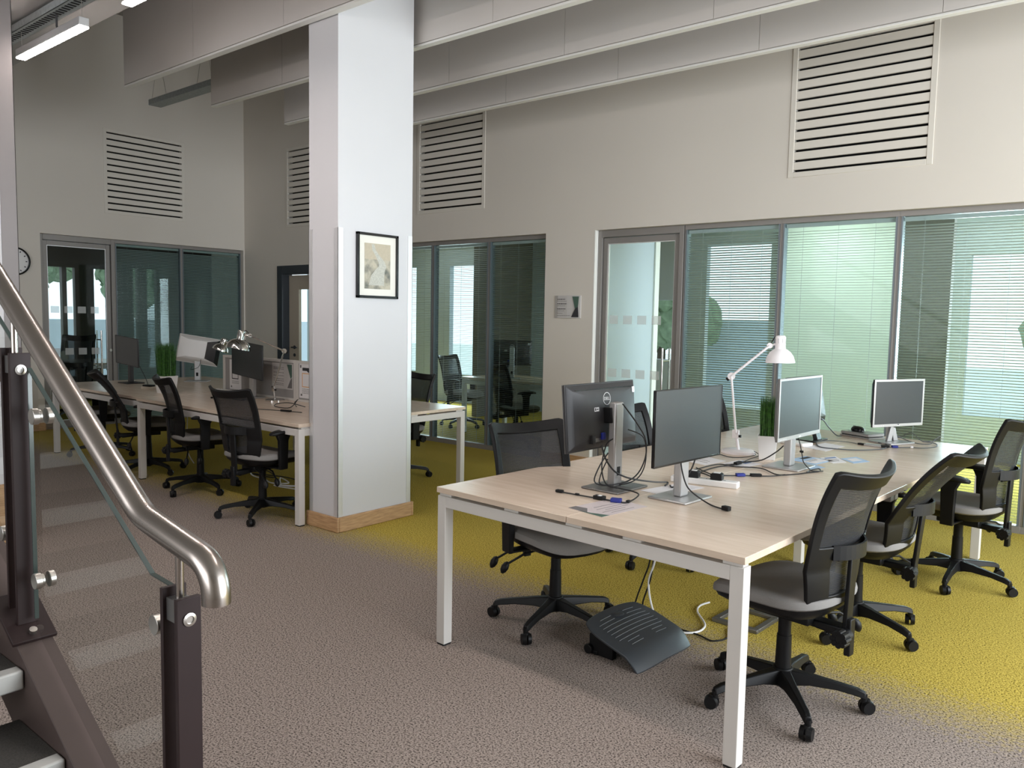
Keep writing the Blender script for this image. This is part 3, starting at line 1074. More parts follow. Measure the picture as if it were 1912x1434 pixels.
def office_chair(label, x, y, face, seat_z=0.47, top_z=0.96, rec=0.0, arms=(-1, 1), base_rot=0.0, group='black mesh office chairs', arm_z=0.655):
    """face = heading of the sitter in degrees (0 = +x)"""
    t = thing('office_chair', label, 'chair', (x, y, 0), R(face - 90), group)
    # star base
    b = MB()
    for k in range(5):
        a = R(72 * k + base_rot)
        c, s = math.cos(a), math.sin(a)
        M = Matrix(((c, -s, 0, 0), (s, c, 0, 0), (0, 0, 1, 0), (0, 0, 0, 1)))
        sec = [(0.02, 0.036, 0.075, 0.135), (0.10, 0.026, 0.085, 0.125), (0.20, 0.021, 0.082, 0.110), (0.275, 0.019, 0.070, 0.098), (0.305, 0.016, 0.060, 0.086)]
        vs = []
        for r, hw, z0, z1 in sec:
            vs += [M @ Vector((r, -hw, z0)), M @ Vector((r, hw, z0)), M @ Vector((r, hw * 0.6, z1)), M @ Vector((r, -hw * 0.6, z1))]
        fs = []
        for q in range(len(sec) - 1):
            for i in range(4):
                fs.append((q * 4 + i, q * 4 + (i + 1) % 4, q * 4 + 4 + (i + 1) % 4, q * 4 + 4 + i))
        fs += [(3, 2, 1, 0), tuple(len(vs) - 4 + i for i in range(4))]
        b.add(vs, fs)
    b.cyl((0, 0, 0.07), (0, 0, 0.14), 0.045, 0.038, n=20)
    base = b.build('star_base', 'plastic_black', t, bevel=0.004)
    rng = random.Random(int(x * 100) + int(y * 10))
    for k in range(5):
        a = R(72 * k + base_rot)
        cs = MB()
        px, py = 0.30 * math.cos(a), 0.30 * math.sin(a)
        w = a + rng.uniform(-1.2, 1.2)
        d = Vector((math.cos(w), math.sin(w), 0))
        q = Vector((-d.y, d.x, 0))
        c = Vector((px, py, 0.028)) + d * 0.012
        for s in (-1, 1):
            cs.cyl(c + q * (s * 0.004), c + q * (s * 0.022), 0.028, 0.024, n=18)
        cs.cyl(c, c + Vector((0, 0, 0.03)), 0.016, 0.012, n=10)
        cs.cyl(Vector((px, py, 0.045)), Vector((px, py, 0.075)), 0.012, n=10)
        cs.build('castor', 'plastic_black', base, smooth=True)
    g = MB()
    g.cyl((0, 0, 0.13), (0, 0, 0.27), 0.031, 0.028, n=20).cyl((0, 0, 0.27), (0, 0, 0.345), 0.025, n=20).cyl((0, 0, 0.345), (0, 0, seat_z - 0.085), 0.014, n=14)
    g.build('gas_lift', 'plastic_black', t, smooth=True)
    m_ = MB()
    m_.box(-0.07, 0.07, -0.13, 0.10, seat_z - 0.115, seat_z - 0.075)
    m_.box(-0.03, 0.03, -0.25, -0.10, seat_z - 0.125, seat_z - 0.095)
    m_.build('mechanism', 'plastic_black', t, bevel=0.006)
    for sx, ln in ((1, 0.20), (1, 0.23)):
        pass
    lv = MB()
    for yy, lx in ((-0.02, 0.20), (-0.12, 0.20)):
        lv.tube([(0.05, yy, seat_z - 0.09), (0.16, yy - 0.02, seat_z - 0.11), (0.235, yy - 0.05, seat_z - 0.155)], 0.006, 8)
        lv.lathe([(0.004, -0.03), (0.014, -0.02), (0.019, 0.0), (0.015, 0.02), (0.006, 0.032)], c=(0.248, yy - 0.055, seat_z - 0.172), axis=(0.5, -0.2, -1), n=12)
    lv.build('lever', 'plastic_black', t, smooth=True)
    kb = MB()
    for k in range(8):
        a = R(45 * k)
        kb.cyl((-0.05, -0.255 + 0.022 * math.cos(a), seat_z - 0.12 + 0.022 * math.sin(a)), (-0.09, -0.255 + 0.022 * math.cos(a), seat_z - 0.12 + 0.022 * math.sin(a)), 0.011, n=8)
    kb.cyl((-0.02, -0.255, seat_z - 0.12), (-0.088, -0.255, seat_z - 0.12), 0.027, n=16)
    kb.build('tension_knob', 'plastic_black', t, smooth=True)

    # seat
    def sag(x, y):
        return -0.035 * max(0, (y - 0.08) / 0.16) ** 2 + 0.012 * (abs(x) / 0.24) ** 2 + 0.018 * max(0, (-y - 0.1) / 0.14) ** 2
    sh = pad(0.47, 0.47, [(0.55, -0.078), (0.80, -0.07), (0.95, -0.045), (0.985, -0.028), (0.95, -0.02)], top=sag)
    sh.build('seat_shell', 'plastic_black', t, smooth=True, loc=(0, 0.01, seat_z))
    st = pad(0.49, 0.48, [(0.94, -0.03), (0.995, -0.022), (1.0, -0.008), (0.985, 0.006), (0.93, 0.016), (0.8, 0.02), (0.5, 0.016), (0.2, 0.012)], top=sag)
    st.build('seat', 'fabric_grey', t, smooth=True, loc=(0, 0.01, seat_z))

    # backrest
    bz, tz = seat_z - 0.015, top_z
    H = tz - bz

    def prof(v):
        yb = -0.215 - 0.01 * math.sin(v * math.pi * 2)
        lean = max(0.0, v - 0.30)
        return yb - lean * (0.14 + rec) / 0.7 * (0.75 + 0.25 * lean / 0.7) - rec * 0.35 * v

    def pos(u, v):
        w = 0.185 + 0.035 * math.sin(min(v, 0.45) / 0.45 * math.pi / 2) + 0.006 * v
        c = 0.045 + 0.03 * v * v
        ed = 0.012 * max(0, abs(u) - 0.9) / 0.1
        z = bz + H * v + (0.028 * abs(u) ** 2.2 * v ** 3) - ed * (1 if v > 0.5 else -1) * (abs(v - 0.5) * 2) ** 6
        return Vector((u * w, prof(v) + c * u * u, z))

    def nrm(u, v):
        e = 0.01
        du = pos(min(u + e, 1), v) - pos(max(u - e, -1), v)
        dv = pos(u, min(v + e, 1)) - pos(u, max(v - e, 0))
        return du.cross(dv).normalized() * -1
    nu, nv = 24, 40

    def isf(i, j):
        u = abs((i + 0.5) / nu * 2 - 1)
        v = (j + 0.5) / nv
        if u > 0.84 or v > 0.89:
            return True
        vc = 0.40 + 0.06 * u * u
        if abs(v - vc) < 0.045:
            return True
        if v < vc:
            return u > 0.50 or v < 0.09
        return False
    fr = sheet(isf, pos, nrm, nu, nv, 0.020).build('backrest', 'plastic_black', t, bevel=0.004, seg=2)
    sheet(lambda i, j: not isf(i, j), pos, nrm, nu, nv, 0.003).build('back_mesh', 'mesh_weave', t, smooth=True)
    yv = prof(0.38)
    sp = MB()
    pts = [(-0.10, seat_z - 0.115), (-0.215, seat_z - 0.125), (-0.245 - rec * 0.1, seat_z - 0.10), (yv - 0.021, bz + H * 0.40)]
    for (ya, za), (yb, zb) in zip(pts[:-1], pts[1:]):
        d = Vector((0, yb - ya, zb - za)).normalized()
        n_ = Vector((0, -d.z, d.y)) * 0.008
        vs = []
        for q, (yy, zz) in ((0, (ya, za)), (1, (yb, zb))):
            c = Vector((0, yy, zz)) + (d * 0.006 if q else -d * 0.006)
            vs += [c + n_ + Vector((-0.026, 0, 0)), c + n_ + Vector((0.026, 0, 0)), c - n_ + Vector((0.026, 0, 0)), c - n_ + Vector((-0.026, 0, 0))]
        sp.add(vs, [(0, 1, 2, 3), (7, 6, 5, 4), (0, 4, 5, 1), (1, 5, 6, 2), (2, 6, 7, 3), (3, 7, 4, 0)])
    sp.box(-0.03, 0.03, yv - 0.036, yv - 0.008, bz + H * 0.37, bz + H * 0.42)
    sp.box(-0.02, 0.02, -0.268, -0.245, seat_z - 0.20, seat_z - 0.06)
    sp.build('back_bracket', 'plastic_black', t, bevel=0.004)
    lb = MB()
    ring = []
    for k in range(13):
        u = -0.56 + 1.12 * k / 12
        p0 = pos(u, 0.43)
        ring.append((p0.x, p0.y - 0.006 - 0.034 * (1 - (u / 0.56) ** 2), p0.z))
    for (xa, ya, za), (xb, yb, zb) in zip(ring[:-1], ring[1:]):
        q = len(lb.v)
        lb.v += [(xa, ya, za - 0.028), (xa, ya, za + 0.026), (xa, ya - 0.008, za + 0.026), (xa, ya - 0.008, za - 0.028),
                 (xb, yb, zb - 0.028), (xb, yb, zb + 0.026), (xb, yb - 0.008, zb + 0.026), (xb, yb - 0.008, zb - 0.028)]
        lb.f += [(q, q + 1, q + 5, q + 4), (q + 1, q + 2, q + 6, q + 5), (q + 2, q + 3, q + 7, q + 6), (q + 3, q, q + 4, q + 7)]
    lb.build('lumbar_band', 'plastic_black', t, smooth=True)
    for s in arms:
        ar = MB()
        X = 0.262 * s
        ar.box(min(0.1 * s, X), max(0.1 * s, X), -0.06, 0.0, seat_z - 0.085, seat_z - 0.072)
        sec = [(seat_z - 0.085, 0.034, 0.012), (seat_z + 0.02, 0.036, 0.015), (arm_z - 0.06, 0.040, 0.015), (arm_z - 0.015, 0.062, 0.016)]
        vs = []
        for z, hy, hx in sec:
            vs += [(X - hx, -0.03 - hy, z), (X + hx, -0.03 - hy, z), (X + hx, -0.03 + hy, z), (X - hx, -0.03 + hy, z)]
        fs = [(3, 2, 1, 0), (12, 13, 14, 15)]
        for q in range(3):
            for i in range(4):
                fs.append((q * 4 + i, q * 4 + (i + 1) % 4, q * 4 + 4 + (i + 1) % 4, q * 4 + 4 + i))
        ar.add(vs, fs)
        arm = ar.build('armrest', 'plastic_black', t, bevel=0.005)
        pd = pad(0.085, 0.245, [(0.80, -0.014), (0.96, -0.008), (1.0, 0.0), (0.95, 0.009), (0.75, 0.013)], n=28, e=2.6, top=lambda x, y: -0.012 * (y / 0.12) ** 2)
        pd.build('arm_pad', 'plastic_black', arm, smooth=True, loc=(X - 0.01 * s, -0.015, arm_z))
    return t


office_chair('black mesh office chair left of the near table, its base by the footrest', -2.24, 3.09, -18, top_z=0.95, base_rot=28)
office_chair('black mesh office chair nearest the camera, at the right side of the near table', -1.09, 3.05, 172, top_z=0.965, base_rot=10, arms=(1,))
office_chair('tilted-back black mesh office chair in the middle of the right side of the near table', -1.10, 4.04, 176, top_z=0.93, rec=0.12, base_rot=-38, arms=(1,))
office_chair('black mesh office chair at the right edge, in front of the striped blinds', -0.87, 5.20, 170, top_z=0.985, base_rot=46)
office_chair('black mesh office chair behind the white lamp, backrest showing over the table', -2.36, 5.42, -8, top_z=0.94, base_rot=5)
office_chair('black mesh office chair hidden behind the slim screen, only a sliver of its back showing', -2.40, 4.38, -5, top_z=0.93, base_rot=5)
office_chair('black mesh office chair at the left table, closest to the column', -5.09, 3.31, 96, top_z=0.955, base_rot=16, arms=(1,))
office_chair('black mesh office chair at the left table, in front of the grass planter', -6.22, 3.45, 76, top_z=0.955, base_rot=12, arms=(1,))
office_chair('leaning black mesh office chair at the left table, just right of the steel rail', -7.27, 3.52, 68, top_z=0.935, rec=0.10, base_rot=30)
office_chair('black mesh office chair at the left table\'s far end, crossed by the steel rail', -8.45, 3.62, 74, top_z=0.93, rec=0.08, base_rot=50)
office_chair('black mesh office chair on the far side of the left table, seen past the column', -5.45, 4.95, -97, top_z=0.95, base_rot=20)
office_chair('black mesh office chair behind the fabric screen, its top edge showing by the dark door', -6.55, 5.15, -95, top_z=0.98, base_rot=20)
office_chair('black mesh office chair left of the desk in the glazed room, seen through blinds', -7.42, 7.98, 8, group='office chairs in the glazed room')
office_chair('office chair with pale seat nearest the blinds in the glazed room', -5.86, 7.22, 70, group='office chairs in the glazed room')
office_chair('high-backed dark chair behind the far glass door', -11.78, 4.62, 184, top_z=1.15, group='chairs behind the far glass door')
office_chair('lower dark chair behind the far glass door, beside the high-backed one', -11.76, 5.42, 172, top_z=0.95, group='chairs behind the far glass door')


# ---------------------------------------------------------------- monitors
def text_mesh(name, body, size, material, parent, M, ext=0.0004):
    cu = bpy.data.curves.new(name, 'FONT')
    cu.body = body
    cu.size = size
    cu.extrude = ext
    cu.align_x = 'CENTER'
    cu.align_y = 'CENTER'
    o = bpy.data.objects.new(name, cu)
    COL.objects.link(o)
    dg = bpy.context.evaluated_depsgraph_get()
    me = bpy.data.meshes.new_from_object(o.evaluated_get(dg))
    bpy.data.objects.remove(o)
    bpy.data.curves.remove(cu)
    me.materials.clear()
    me.materials.append(MAT[material])
    me.transform(M)
    q = bpy.data.objects.new(name, me)
    COL.objects.link(q)
    q.parent = parent
    return q


def monitor(label, x, y, deg, W=0.55, H=0.31, zb=0.17, off=0.06, lat=0.0, tilt=3, shell='plastic_dark', bezel='plastic_dark', bz=0.014, chin=0.016,
            th=0.042, stand='silver_plastic', base='silver_plastic', bw=0.23, bd=0.19, style='column', logo=False, roll=0, z0=0.73, side=False):
    """deg = heading of the screen normal; off = screen in front of the base centre, lat = screen shift sideways"""
    t = thing('monitor', label, 'monitor', (x, y, z0), R(deg - 90))
    if style != 'none':
        if style == 'x':
            MB().box(-0.11, 0.11, -0.09, 0.09, 0, 0.012).build('base', base, t, bevel=0.004)
            for s in (-1, 1):
                MB().prism([(-0.03 + 0.035 * s, 0.012), (0.01 + 0.035 * s, 0.012), (0.012 - 0.028 * s, zb + 0.10), (-0.022 - 0.028 * s, zb + 0.10)], -0.015 + s * 0.004, 0.002 + s * 0.004).build('stand', stand, t, bevel=0.003)
        elif style == 'easel':
            MB().box(-0.11, 0.11, -0.10, 0.06, 0, 0.012).build('base', base, t, bevel=0.004)
            e = MB()
            e.prism([(-0.09, 0.01), (-0.06, 0.01), (0.02, zb + 0.18), (-0.005, zb + 0.18)], -0.035, 0.035, 'YZ')
            e.build('stand', stand, t, bevel=0.004)
        else:
            MB().box(-bw / 2, bw / 2, -bd / 2, bd / 2, 0, 0.010).build('base', base, t, bevel=0.005)
            s = MB()
            zt = zb + H * 0.72
            s.box(-0.032, 0.032, -0.018, 0.022, 0.01, zt)
            so = s.build('stand', stand, t, bevel=0.008, seg=3)
            MB().cyl((0, -0.0185, 0.075), (0, -0.0195, 0.075), 0.012, n=14).box(-0.012, 0.012, -0.0195, -0.0185, 0.06, 0.10).build('cable_hole', 'plastic_black', so)
    hd = bpy.data.objects.new('screen_head', None)
    # tilt matrix for the head
    M = Matrix.Translation((lat, off, zb + H / 2)) @ Matrix.Rotation(R(tilt), 4, 'X') @ Matrix.Rotation(R(roll), 4, 'Y')
    bpy.data.objects.remove(hd)

    def bld(mb, name, material, parent, **k):
        mb.v = [tuple(M @ Vector(v)) for v in mb.v]
        return mb.build(name, material, parent, **k)
    w, h = W / 2, H / 2
    c = MB()
    c.box(-w, w, -0.012, 0.0, -h, h)
    # tapered rear shell
    k = th
    a = [(-w + 0.004, -0.012, -h + 0.004), (w - 0.004, -0.012, -h + 0.004), (w - 0.004, -0.012, h - 0.004), (-w + 0.004, -0.012, h - 0.004)]
    b2 = [(-w + 0.03, -k * 0.75, -h + 0.03), (w - 0.03, -k * 0.75, -h + 0.03), (w - 0.03, -k * 0.75, h - 0.03), (-w + 0.03, -k * 0.75, h - 0.03)]
    b3 = [(-w * 0.45, -k, -h * 0.6), (w * 0.45, -k, -h * 0.6), (w * 0.45, -k, h * 0.6), (-w * 0.45, -k, h * 0.6)]
    vs = a + b2 + b3
    fs = [(0, 1, 2, 3), (8, 9, 10, 11)]
    for q in (0, 4):
        for i in range(4):
            fs.append((q + i, q + (i + 1) % 4, q + 4 + (i + 1) % 4, q + 4 + i))
    c.add(vs, fs)
    hs = bld(c, 'housing', shell, t, bevel=0.003)
    if side:
        sd = MB()
        q = [(w + 0.001, -0.010, -h + 0.004), (w + 0.001, -0.010, h - 0.004), (w - 0.027, -k * 0.77, h - 0.032), (w - 0.027, -k * 0.77, -h + 0.032), (w * 0.45, -k - 0.002, h * 0.6), (w * 0.45, -k - 0.002, -h * 0.6)]
        sd.add(q + [(x_, y_ - 0.002, z_) for x_, y_, z_ in q], [(0, 1, 2, 3), (3, 2, 4, 5), (6, 7, 8, 9), (9, 8, 10, 11), (0, 1, 7, 6), (4, 5, 11, 10)])
        bld(sd, 'side_panel', 'gloss_black', hs)
    f_ = MB()
    f_.box(-w, w, 0.0, 0.004, h - bz, h).box(-w, w, 0.0, 0.004, -h, -h + chin).box(-w, -w + bz, 0, 0.004, -h + chin, h - bz).box(w - bz, w, 0, 0.004, -h + chin, h - bz)
    bld(f_, 'bezel', bezel, t, bevel=0.001)
    bld(MB().box(-w + bz, w - bz, 0.0, 0.002, -h + chin, h - bz), 'screen', 'screen_dark', t)
    if style != 'none':
        nk = MB().box(-0.03, 0.03, -off - 0.0 if off > 0.03 else -0.03, -k + 0.004, -0.035, 0.035) if off > k else None
        if nk:
            bld(nk, 'mount', 'plastic_black', t, bevel=0.004)
    if logo:
        rg = MB().lathe([(0.0265, 0), (0.029, 0), (0.029, 0.001), (0.0265, 0.001), (0.0265, 0)], n=36, close=False)
        rg.v = [(x_, -k - 0.0002 - z_, y_ + h * 0.50) for x_, y_, z_ in rg.v]
        bld(rg, 'emblem_ring', 'logo_white', hs)
        L = M @ Matrix.Translation((0, -k - 0.0008, h * 0.50)) @ Matrix.Rotation(R(90), 4, 'X')
        text_mesh('emblem_lettering', 'DELL', 0.0205, 'logo_white', hs, L, 0.0006)
        st = MB().box(-0.10, -0.065, -k - 0.001, -k + 0.0, 0.022, 0.04)
        bld(st, 'label_sticker', 'logo_white', hs)
        st = MB().box(-0.096, -0.088, -k - 0.0016, -k - 0.0009, 0.026, 0.037).box(-0.083, -0.071, -k - 0.0016, -k - 0.0009, 0.029, 0.034)
        bld(st, 'label_print', 'ink', hs)
        st = MB().box(w - 0.05, w - 0.031, -k * 0.75 - 0.004, -k * 0.75 + 0.001, h - 0.058, h - 0.031)
        bld(st, 'corner_sticker', 'logo_white', hs)
        gr = MB().box(-w + 0.05, w - 0.04, -k * 0.75 - 0.0006, -k * 0.6, h - 0.034, h - 0.026)
        bld(gr, 'vent_groove', 'gloss_black', hs)
        pt = MB().box(-0.115, -0.035, -k * 0.86 - 0.003, -k * 0.8, -h + 0.035, -h + 0.058)
        bld(pt, 'port_panel', 'silver_dark', hs)
        pl = MB().box(-0.058, -0.036, -k - 0.012, -k + 0.012, -h + 0.042, -h + 0.074)
        bld(pl, 'blue_plug', 'vga_blue', hs, bevel=0.003)
        pl = MB().box(-0.135, -0.115, -k - 0.012, -k + 0.012, -h + 0.028, -h + 0.066)
        bld(pl, 'power_plug', 'cable_black', hs, bevel=0.003)
    else:
        if chin > 0.01 and bezel != 'plastic_dark':
            bld(MB().box(-0.012, 0.012, 0.004, 0.0046, -h + 0.005, -h + 0.011), 'badge', 'logo_white', t)
            bt = MB()
            for q in range(5):
                bt.box(w - 0.10 + q * 0.017, w - 0.094 + q * 0.017, 0.004, 0.0046, -h + 0.006, -h + 0.010)
            bld(bt, 'buttons', 'logo_white', t)
    return t


monitor('black monitor seen from behind with a round white emblem, leftmost on the near table', -1.905, 3.07, 178, 0.545, 0.30, 0.178, 0.085, -0.01, -5, logo=True, stand='silver_mid', base='silver_dark', bw=0.25, bd=0.20, bezel='silver_dark')
monitor('slim borderless dark monitor with its screen to the camera, on a silver stand', -1.585, 3.09, -4.4, 0.525, 0.315, 0.172, 0.055, 0.035, 0, th=0.035, bz=0.004, chin=0.008, bw=0.22, bd=0.19, bezel='gloss_black', shell='gloss_black')
monitor('silver framed monitor in front of the plant pot on the near table', -1.515, 4.18, -2.9, 0.545, 0.32, 0.165, 0.05, 0.0, 0, bezel='silver_plastic', shell='silver_dark', bz=0.012, chin=0.02, bw=0.23, bd=0.20)
monitor('dark monitor turned away, half hidden behind the silver framed one', -1.80, 5.27, 176, 0.50, 0.31, 0.11, 0.02, 0.0, -10, shell='plastic_dark', bezel='gloss_black', style='easel', stand='gloss_black', base='gloss_black')
monitor('small squarish silver monitor on crossed arms, farthest on the near table', -1.345, 5.545, -26, 0.455, 0.305, 0.115, 0.04, 0.0, 0, bezel='silver_plastic', shell='gloss_black', bz=0.014, chin=0.018, th=0.06, style='x')
monitor('dark tilted monitor at the far left of the left table, beside the grass planter', -8.52, 3.95, -92, 0.545, 0.30, 0.195, 0.05, -0.02, -2, roll=-3, bezel='plastic_dark', bz=0.006, chin=0.010, stand='plastic_dark', base='plastic_dark', th=0.035)
monitor('old white-backed monitor turned away, behind the grass planter', -8.33, 4.60, 138, 0.46, 0.31, 0.19, 0.07, 0.0, -10, roll=9, side=True, shell='white_plastic', bezel='gloss_black', th=0.11, stand='silver_plastic', base='silver_plastic', bw=0.25, bd=0.2)
monitor('dark monitor behind the chrome lamp on the left table, in front of the fabric screen', -6.40, 4.07, -93, 0.53, 0.315, 0.19, 0.06, 0.0, -2, roll=-4, bezel='plastic_dark', bz=0.005, chin=0.008, stand='silver_plastic', base='silver_plastic', th=0.035, bw=0.2, bd=0.14)
monitor('dark monitor seen edge-on through the blinds in the glazed room', -6.86, 8.0, 70, 0.5, 0.30, 0.13, 0.05, base='plastic_dark', stand='plastic_dark')
monitor('monitor with round emblem seen through the blinds in the glazed room', -6.42, 7.80, 128, 0.5, 0.32, 0.17, 0.05, logo=True)

# desk in the glazed room
bench_desk('pale desk behind the blinds in the glazed room, two monitors on it', -7.06, 7.55, R(-2), 1.9, 0.85, 'y', 'pale wood bench desks')
bench_desk('dark table behind the far glass door', -13.3, 4.3, 0, 1.2, 1.4, 'y', 'pale wood bench desks')


# ---------------------------------------------------------------- lamps
def anglepoise(label, base, r, piv, elbow, head, shade_top, rim_c, material, rim_r=0.082):
    t = thing('desk_lamp', label, 'lamp', base)
    B = Vector(base)
    L = [Vector(p) - B for p in (piv, elbow, head, shade_top, rim_c)]
    P, E, Hh, T, Rm = L
    MB().lathe([(r, 0), (r, 0.012), (r - 0.012, 0.018), (0.02, 0.020)], n=40).build('base', material, t, smooth=True)
    s = MB()
    s.cyl((0, 0, 0.018), (P.x, P.y, P.z), 0.009, n=12)
    s.box(P.x - 0.02, P.x + 0.02, P.y - 0.008, P.y + 0.008, P.z - 0.035, P.z + 0.015)
    s.build('stem', material, t, bevel=0.002)

    def arm(a, b, nm, sep=0.014):
        d = (b - a).normalized()
        side = d.cross(Vector((-a.y - B.y, a.x + B.x, 0)).normalized())
        side = side.normalized() if side.length > 1e-3 else Vector((0, 0, 1))
        ar = MB()
        for q in (-1, 1):
            ar.tube([a + side * sep * q, b + side * sep * q], 0.0066, 8)
        o = ar.build(nm, material, t, smooth=True)
        sp = MB()
        c = a.lerp(b, 0.03) - side * 0.02
        e = a.lerp(b, 0.5) - side * 0.022
        turns = 26
        d2 = (e - c)
        u = d.orthogonal().normalized()
        w = d.cross(u)
        pts = []
        for k in range(turns * 8):
            f = k / (turns * 8)
            pts.append(c + d2 * f + u * 0.005 * math.cos(k * math.pi / 4) + w * 0.005 * math.sin(k * math.pi / 4))
        sp.tube(pts, 0.0014, 5)
        sp.build('spring', material, o, smooth=True)
        return o
    arm(P, E, 'lower_arm')
    arm(E, Hh, 'upper_arm')
    j = MB()
    per = Vector((-B.x, -B.y, 0)).normalized()
    for q, rr in ((E, 0.022), (Hh, 0.016)):
        MB().cyl(q - per * 0.012, q + per * 0.012, rr, n=16).build('joint', material, t, smooth=True)
    k = MB()
    kd = (E - Hh).normalized()
    k.cyl(E + kd * 0.012 - per * 0.006, E + kd * 0.034 - per * 0.006, 0.009, 0.012, n=12)
    k.cyl(P + Vector((0.022, 0, -0.02)), P + Vector((0.034, 0, -0.02)), 0.008, n=10)
    k.build('thumb_screw', 'plastic_black', t, smooth=True)
    ax = (T - Rm).normalized()
    h = (T - Rm).length
    nk = h * 0.50
    prof = [(rim_r, 0), (rim_r * 0.985, 0.008), (rim_r * 0.90, nk * 0.45), (rim_r * 0.70, nk * 0.78), (rim_r * 0.42, nk), (0.030, nk * 1.02), (0.0285, nk * 1.2), (0.030, h - 0.012), (0.024, h - 0.002), (0.004, h)]
    sh = MB().lathe(prof, c=Rm, axis=ax, n=40, close=False)
    inn = [(max(a - 0.002, 0.001), b - 0.0005 if i else b) for i, (a, b) in enumerate(prof)]
    sh.lathe(inn, c=Rm, axis=ax, n=40, close=False)
    shd = sh.build('lamp_shade', material, t, smooth=True)
    MB().lathe([(0.004, nk * 0.9), (0.014, nk * 0.8), (0.026, nk * 0.45), (0.028, nk * 0.3), (0.018, nk * 0.12), (0.002, nk * 0.06)], c=Rm, axis=ax, n=20).build('bulb', 'white_plastic', shd, smooth=True)
    vs = MB()
    u = ax.orthogonal().normalized()
    w = ax.cross(u)
    for q in range(0, 360, 45):
        d = u * math.cos(R(q)) + w * math.sin(R(q))
        for z in (0.55,):
            c = Rm + ax * (h * 0.80) + d * 0.0292
            vs.cyl(c - ax * 0.014, c + ax * 0.014, 0.0018, n=6)
    vs.build('vent_slot', 'silver_dark', shd)
    br = MB()
    mid = Rm + ax * (h * 0.72)
    br.tube([Hh, Hh.lerp(mid, 0.6), mid], 0.006, 8)
    br.build('head_bracket', material, t, smooth=True)
    cd = MB()
    cd.tube([T - ax * 0.02 + (Hh - T).normalized() * 0.02, (T + Hh) / 2 + Vector((0, 0, 0.02)), Hh + Vector((0, 0, 0.0))], 0.003, 6, smooth=5)
    cd.build('cord', 'cable_black', t, smooth=True)
    return t


anglepoise('white angled desk lamp on the near table beside the plant pot', (-1.906, 4.43, 0.73), 0.098,
           (-1.92, 4.415, 0.85), (-1.955, 4.40, 1.18), (-1.765, 4.48, 1.365), (-1.712, 4.50, 1.425), (-1.708, 4.50, 1.268), 'lamp_white')
anglepoise('larger chrome desk lamp in front of the dark monitor on the left table', (-6.04, 4.06, 0.73), 0.085,
           (-6.05, 4.05, 0.85), (-5.99, 4.12, 1.172), (-6.15, 3.885, 1.306), (-6.19, 3.83, 1.35), (-6.205, 3.80, 1.188), 'chrome', 0.108)
anglepoise('smaller chrome desk lamp behind the fabric screen of the left table', (-7.15, 4.55, 0.73), 0.085,
           (-7.15, 4.53, 0.84), (-7.17, 4.44, 1.215), (-7.23, 4.33, 1.20), (-7.255, 4.30, 1.243), (-7.285, 4.265, 1.125), 'chrome', 0.080)


# ---------------------------------------------------------------- planters
def planter(label, x, y, rz, w0, w1, h, gh, rad, n=420, seed=3):
    t = thing('potted_grass', label, 'plant', (x, y, 0.73), rz)
    a, b = w0 / 2, w1 / 2
    p = MB()
    vs = [(-a, -a, 0), (a, -a, 0), (a, a, 0), (-a, a, 0), (-b, -b, h), (b, -b, h), (b, b, h), (-b, b, h)]
    c = b - 0.004
    vs += [(-c, -c, h), (c, -c, h), (c, c, h), (-c, c, h), (-c, -c, h - 0.015), (c, -c, h - 0.015), (c, c, h - 0.015), (-c, c, h - 0.015)]
    fs = [(3, 2, 1, 0), (12, 13, 14, 15)]
    for q, r_ in ((0, 4), (4, 8), (8, 12)):
        for i in range(4):
            fs.append((q + i, q + (i + 1) % 4, r_ + (i + 1) % 4, r_ + i))
    p.add(vs, fs)
    p.build('pot', 'white_plastic', t, bevel=0.002)
    g = MB()
    rng = random.Random(seed)
    for k in range(n):
        x0, y0 = rng.uniform(-c, c) * 0.85, rng.uniform(-c, c) * 0.85
        dx, dy = x0 / c * rad * rng.uniform(0.0, 0.7) + rng.gauss(0, 0.006), y0 / c * rad * rng.uniform(0.0, 0.7) + rng.gauss(0, 0.006)
        hh = gh * rng.uniform(0.86, 1.0)
        a_ = rng.uniform(0, math.pi)
        wd = Vector((math.cos(a_), math.sin(a_), 0)) * 0.0016
        P0, P1, P2 = Vector((x0, y0, h - 0.015)), Vector((x0 + dx * 0.35, y0 + dy * 0.35, h + hh * 0.55)), Vector((x0 + dx, y0 + dy, h + hh))
        g.add([P0 - wd, P0 + wd, P1 + wd, P1 - wd, P2], [(0, 1, 2, 3), (3, 2, 4)])
    tag(g.build('grass', 'grass_blade', t), kind='stuff')
    return t


planter('white square pot of tall green grass beside the silver framed monitor', -1.70, 4.345, R(22), 0.085, 0.105, 0.135, 0.235, 0.02)
planter('white pot of green grass on the left table', -7.27, 3.70, R(10), 0.12, 0.15, 0.165, 0.33, 0.05, 800, 5)

# ---------------------------------------------------------------- fabric screens on the left table
def desk_screen(x0, x1, label, posters):
    t = thing('desk_screen', label, 'divider', (x0, 4.20, 0.73), 0, 'white framed fabric desk screens')
    L = x1 - x0
    fr = MB()
    for a in ((0, 0.038, 0, 0.36), (L - 0.03, L, 0, 0.36), (0.038, L - 0.03, 0.335, 0.36), (0.038, L - 0.03, 0, 0.02)):
        fr.box(a[0], a[1], -0.016, 0.016, a[2], a[3])
    fr.build('frame', 'desk_frame', t, bevel=0.002)
    MB().box(0.038, L - 0.03, -0.010, 0.010, 0.02, 0.335).build('fabric', 'fabric_panel', t)
    return t


desk_screen(-7.10, -5.915, 'white framed grey fabric screen holding two posters, on the left table', 2)
desk_screen(-5.912, -4.70, 'white framed grey fabric screen running behind the column', 1)


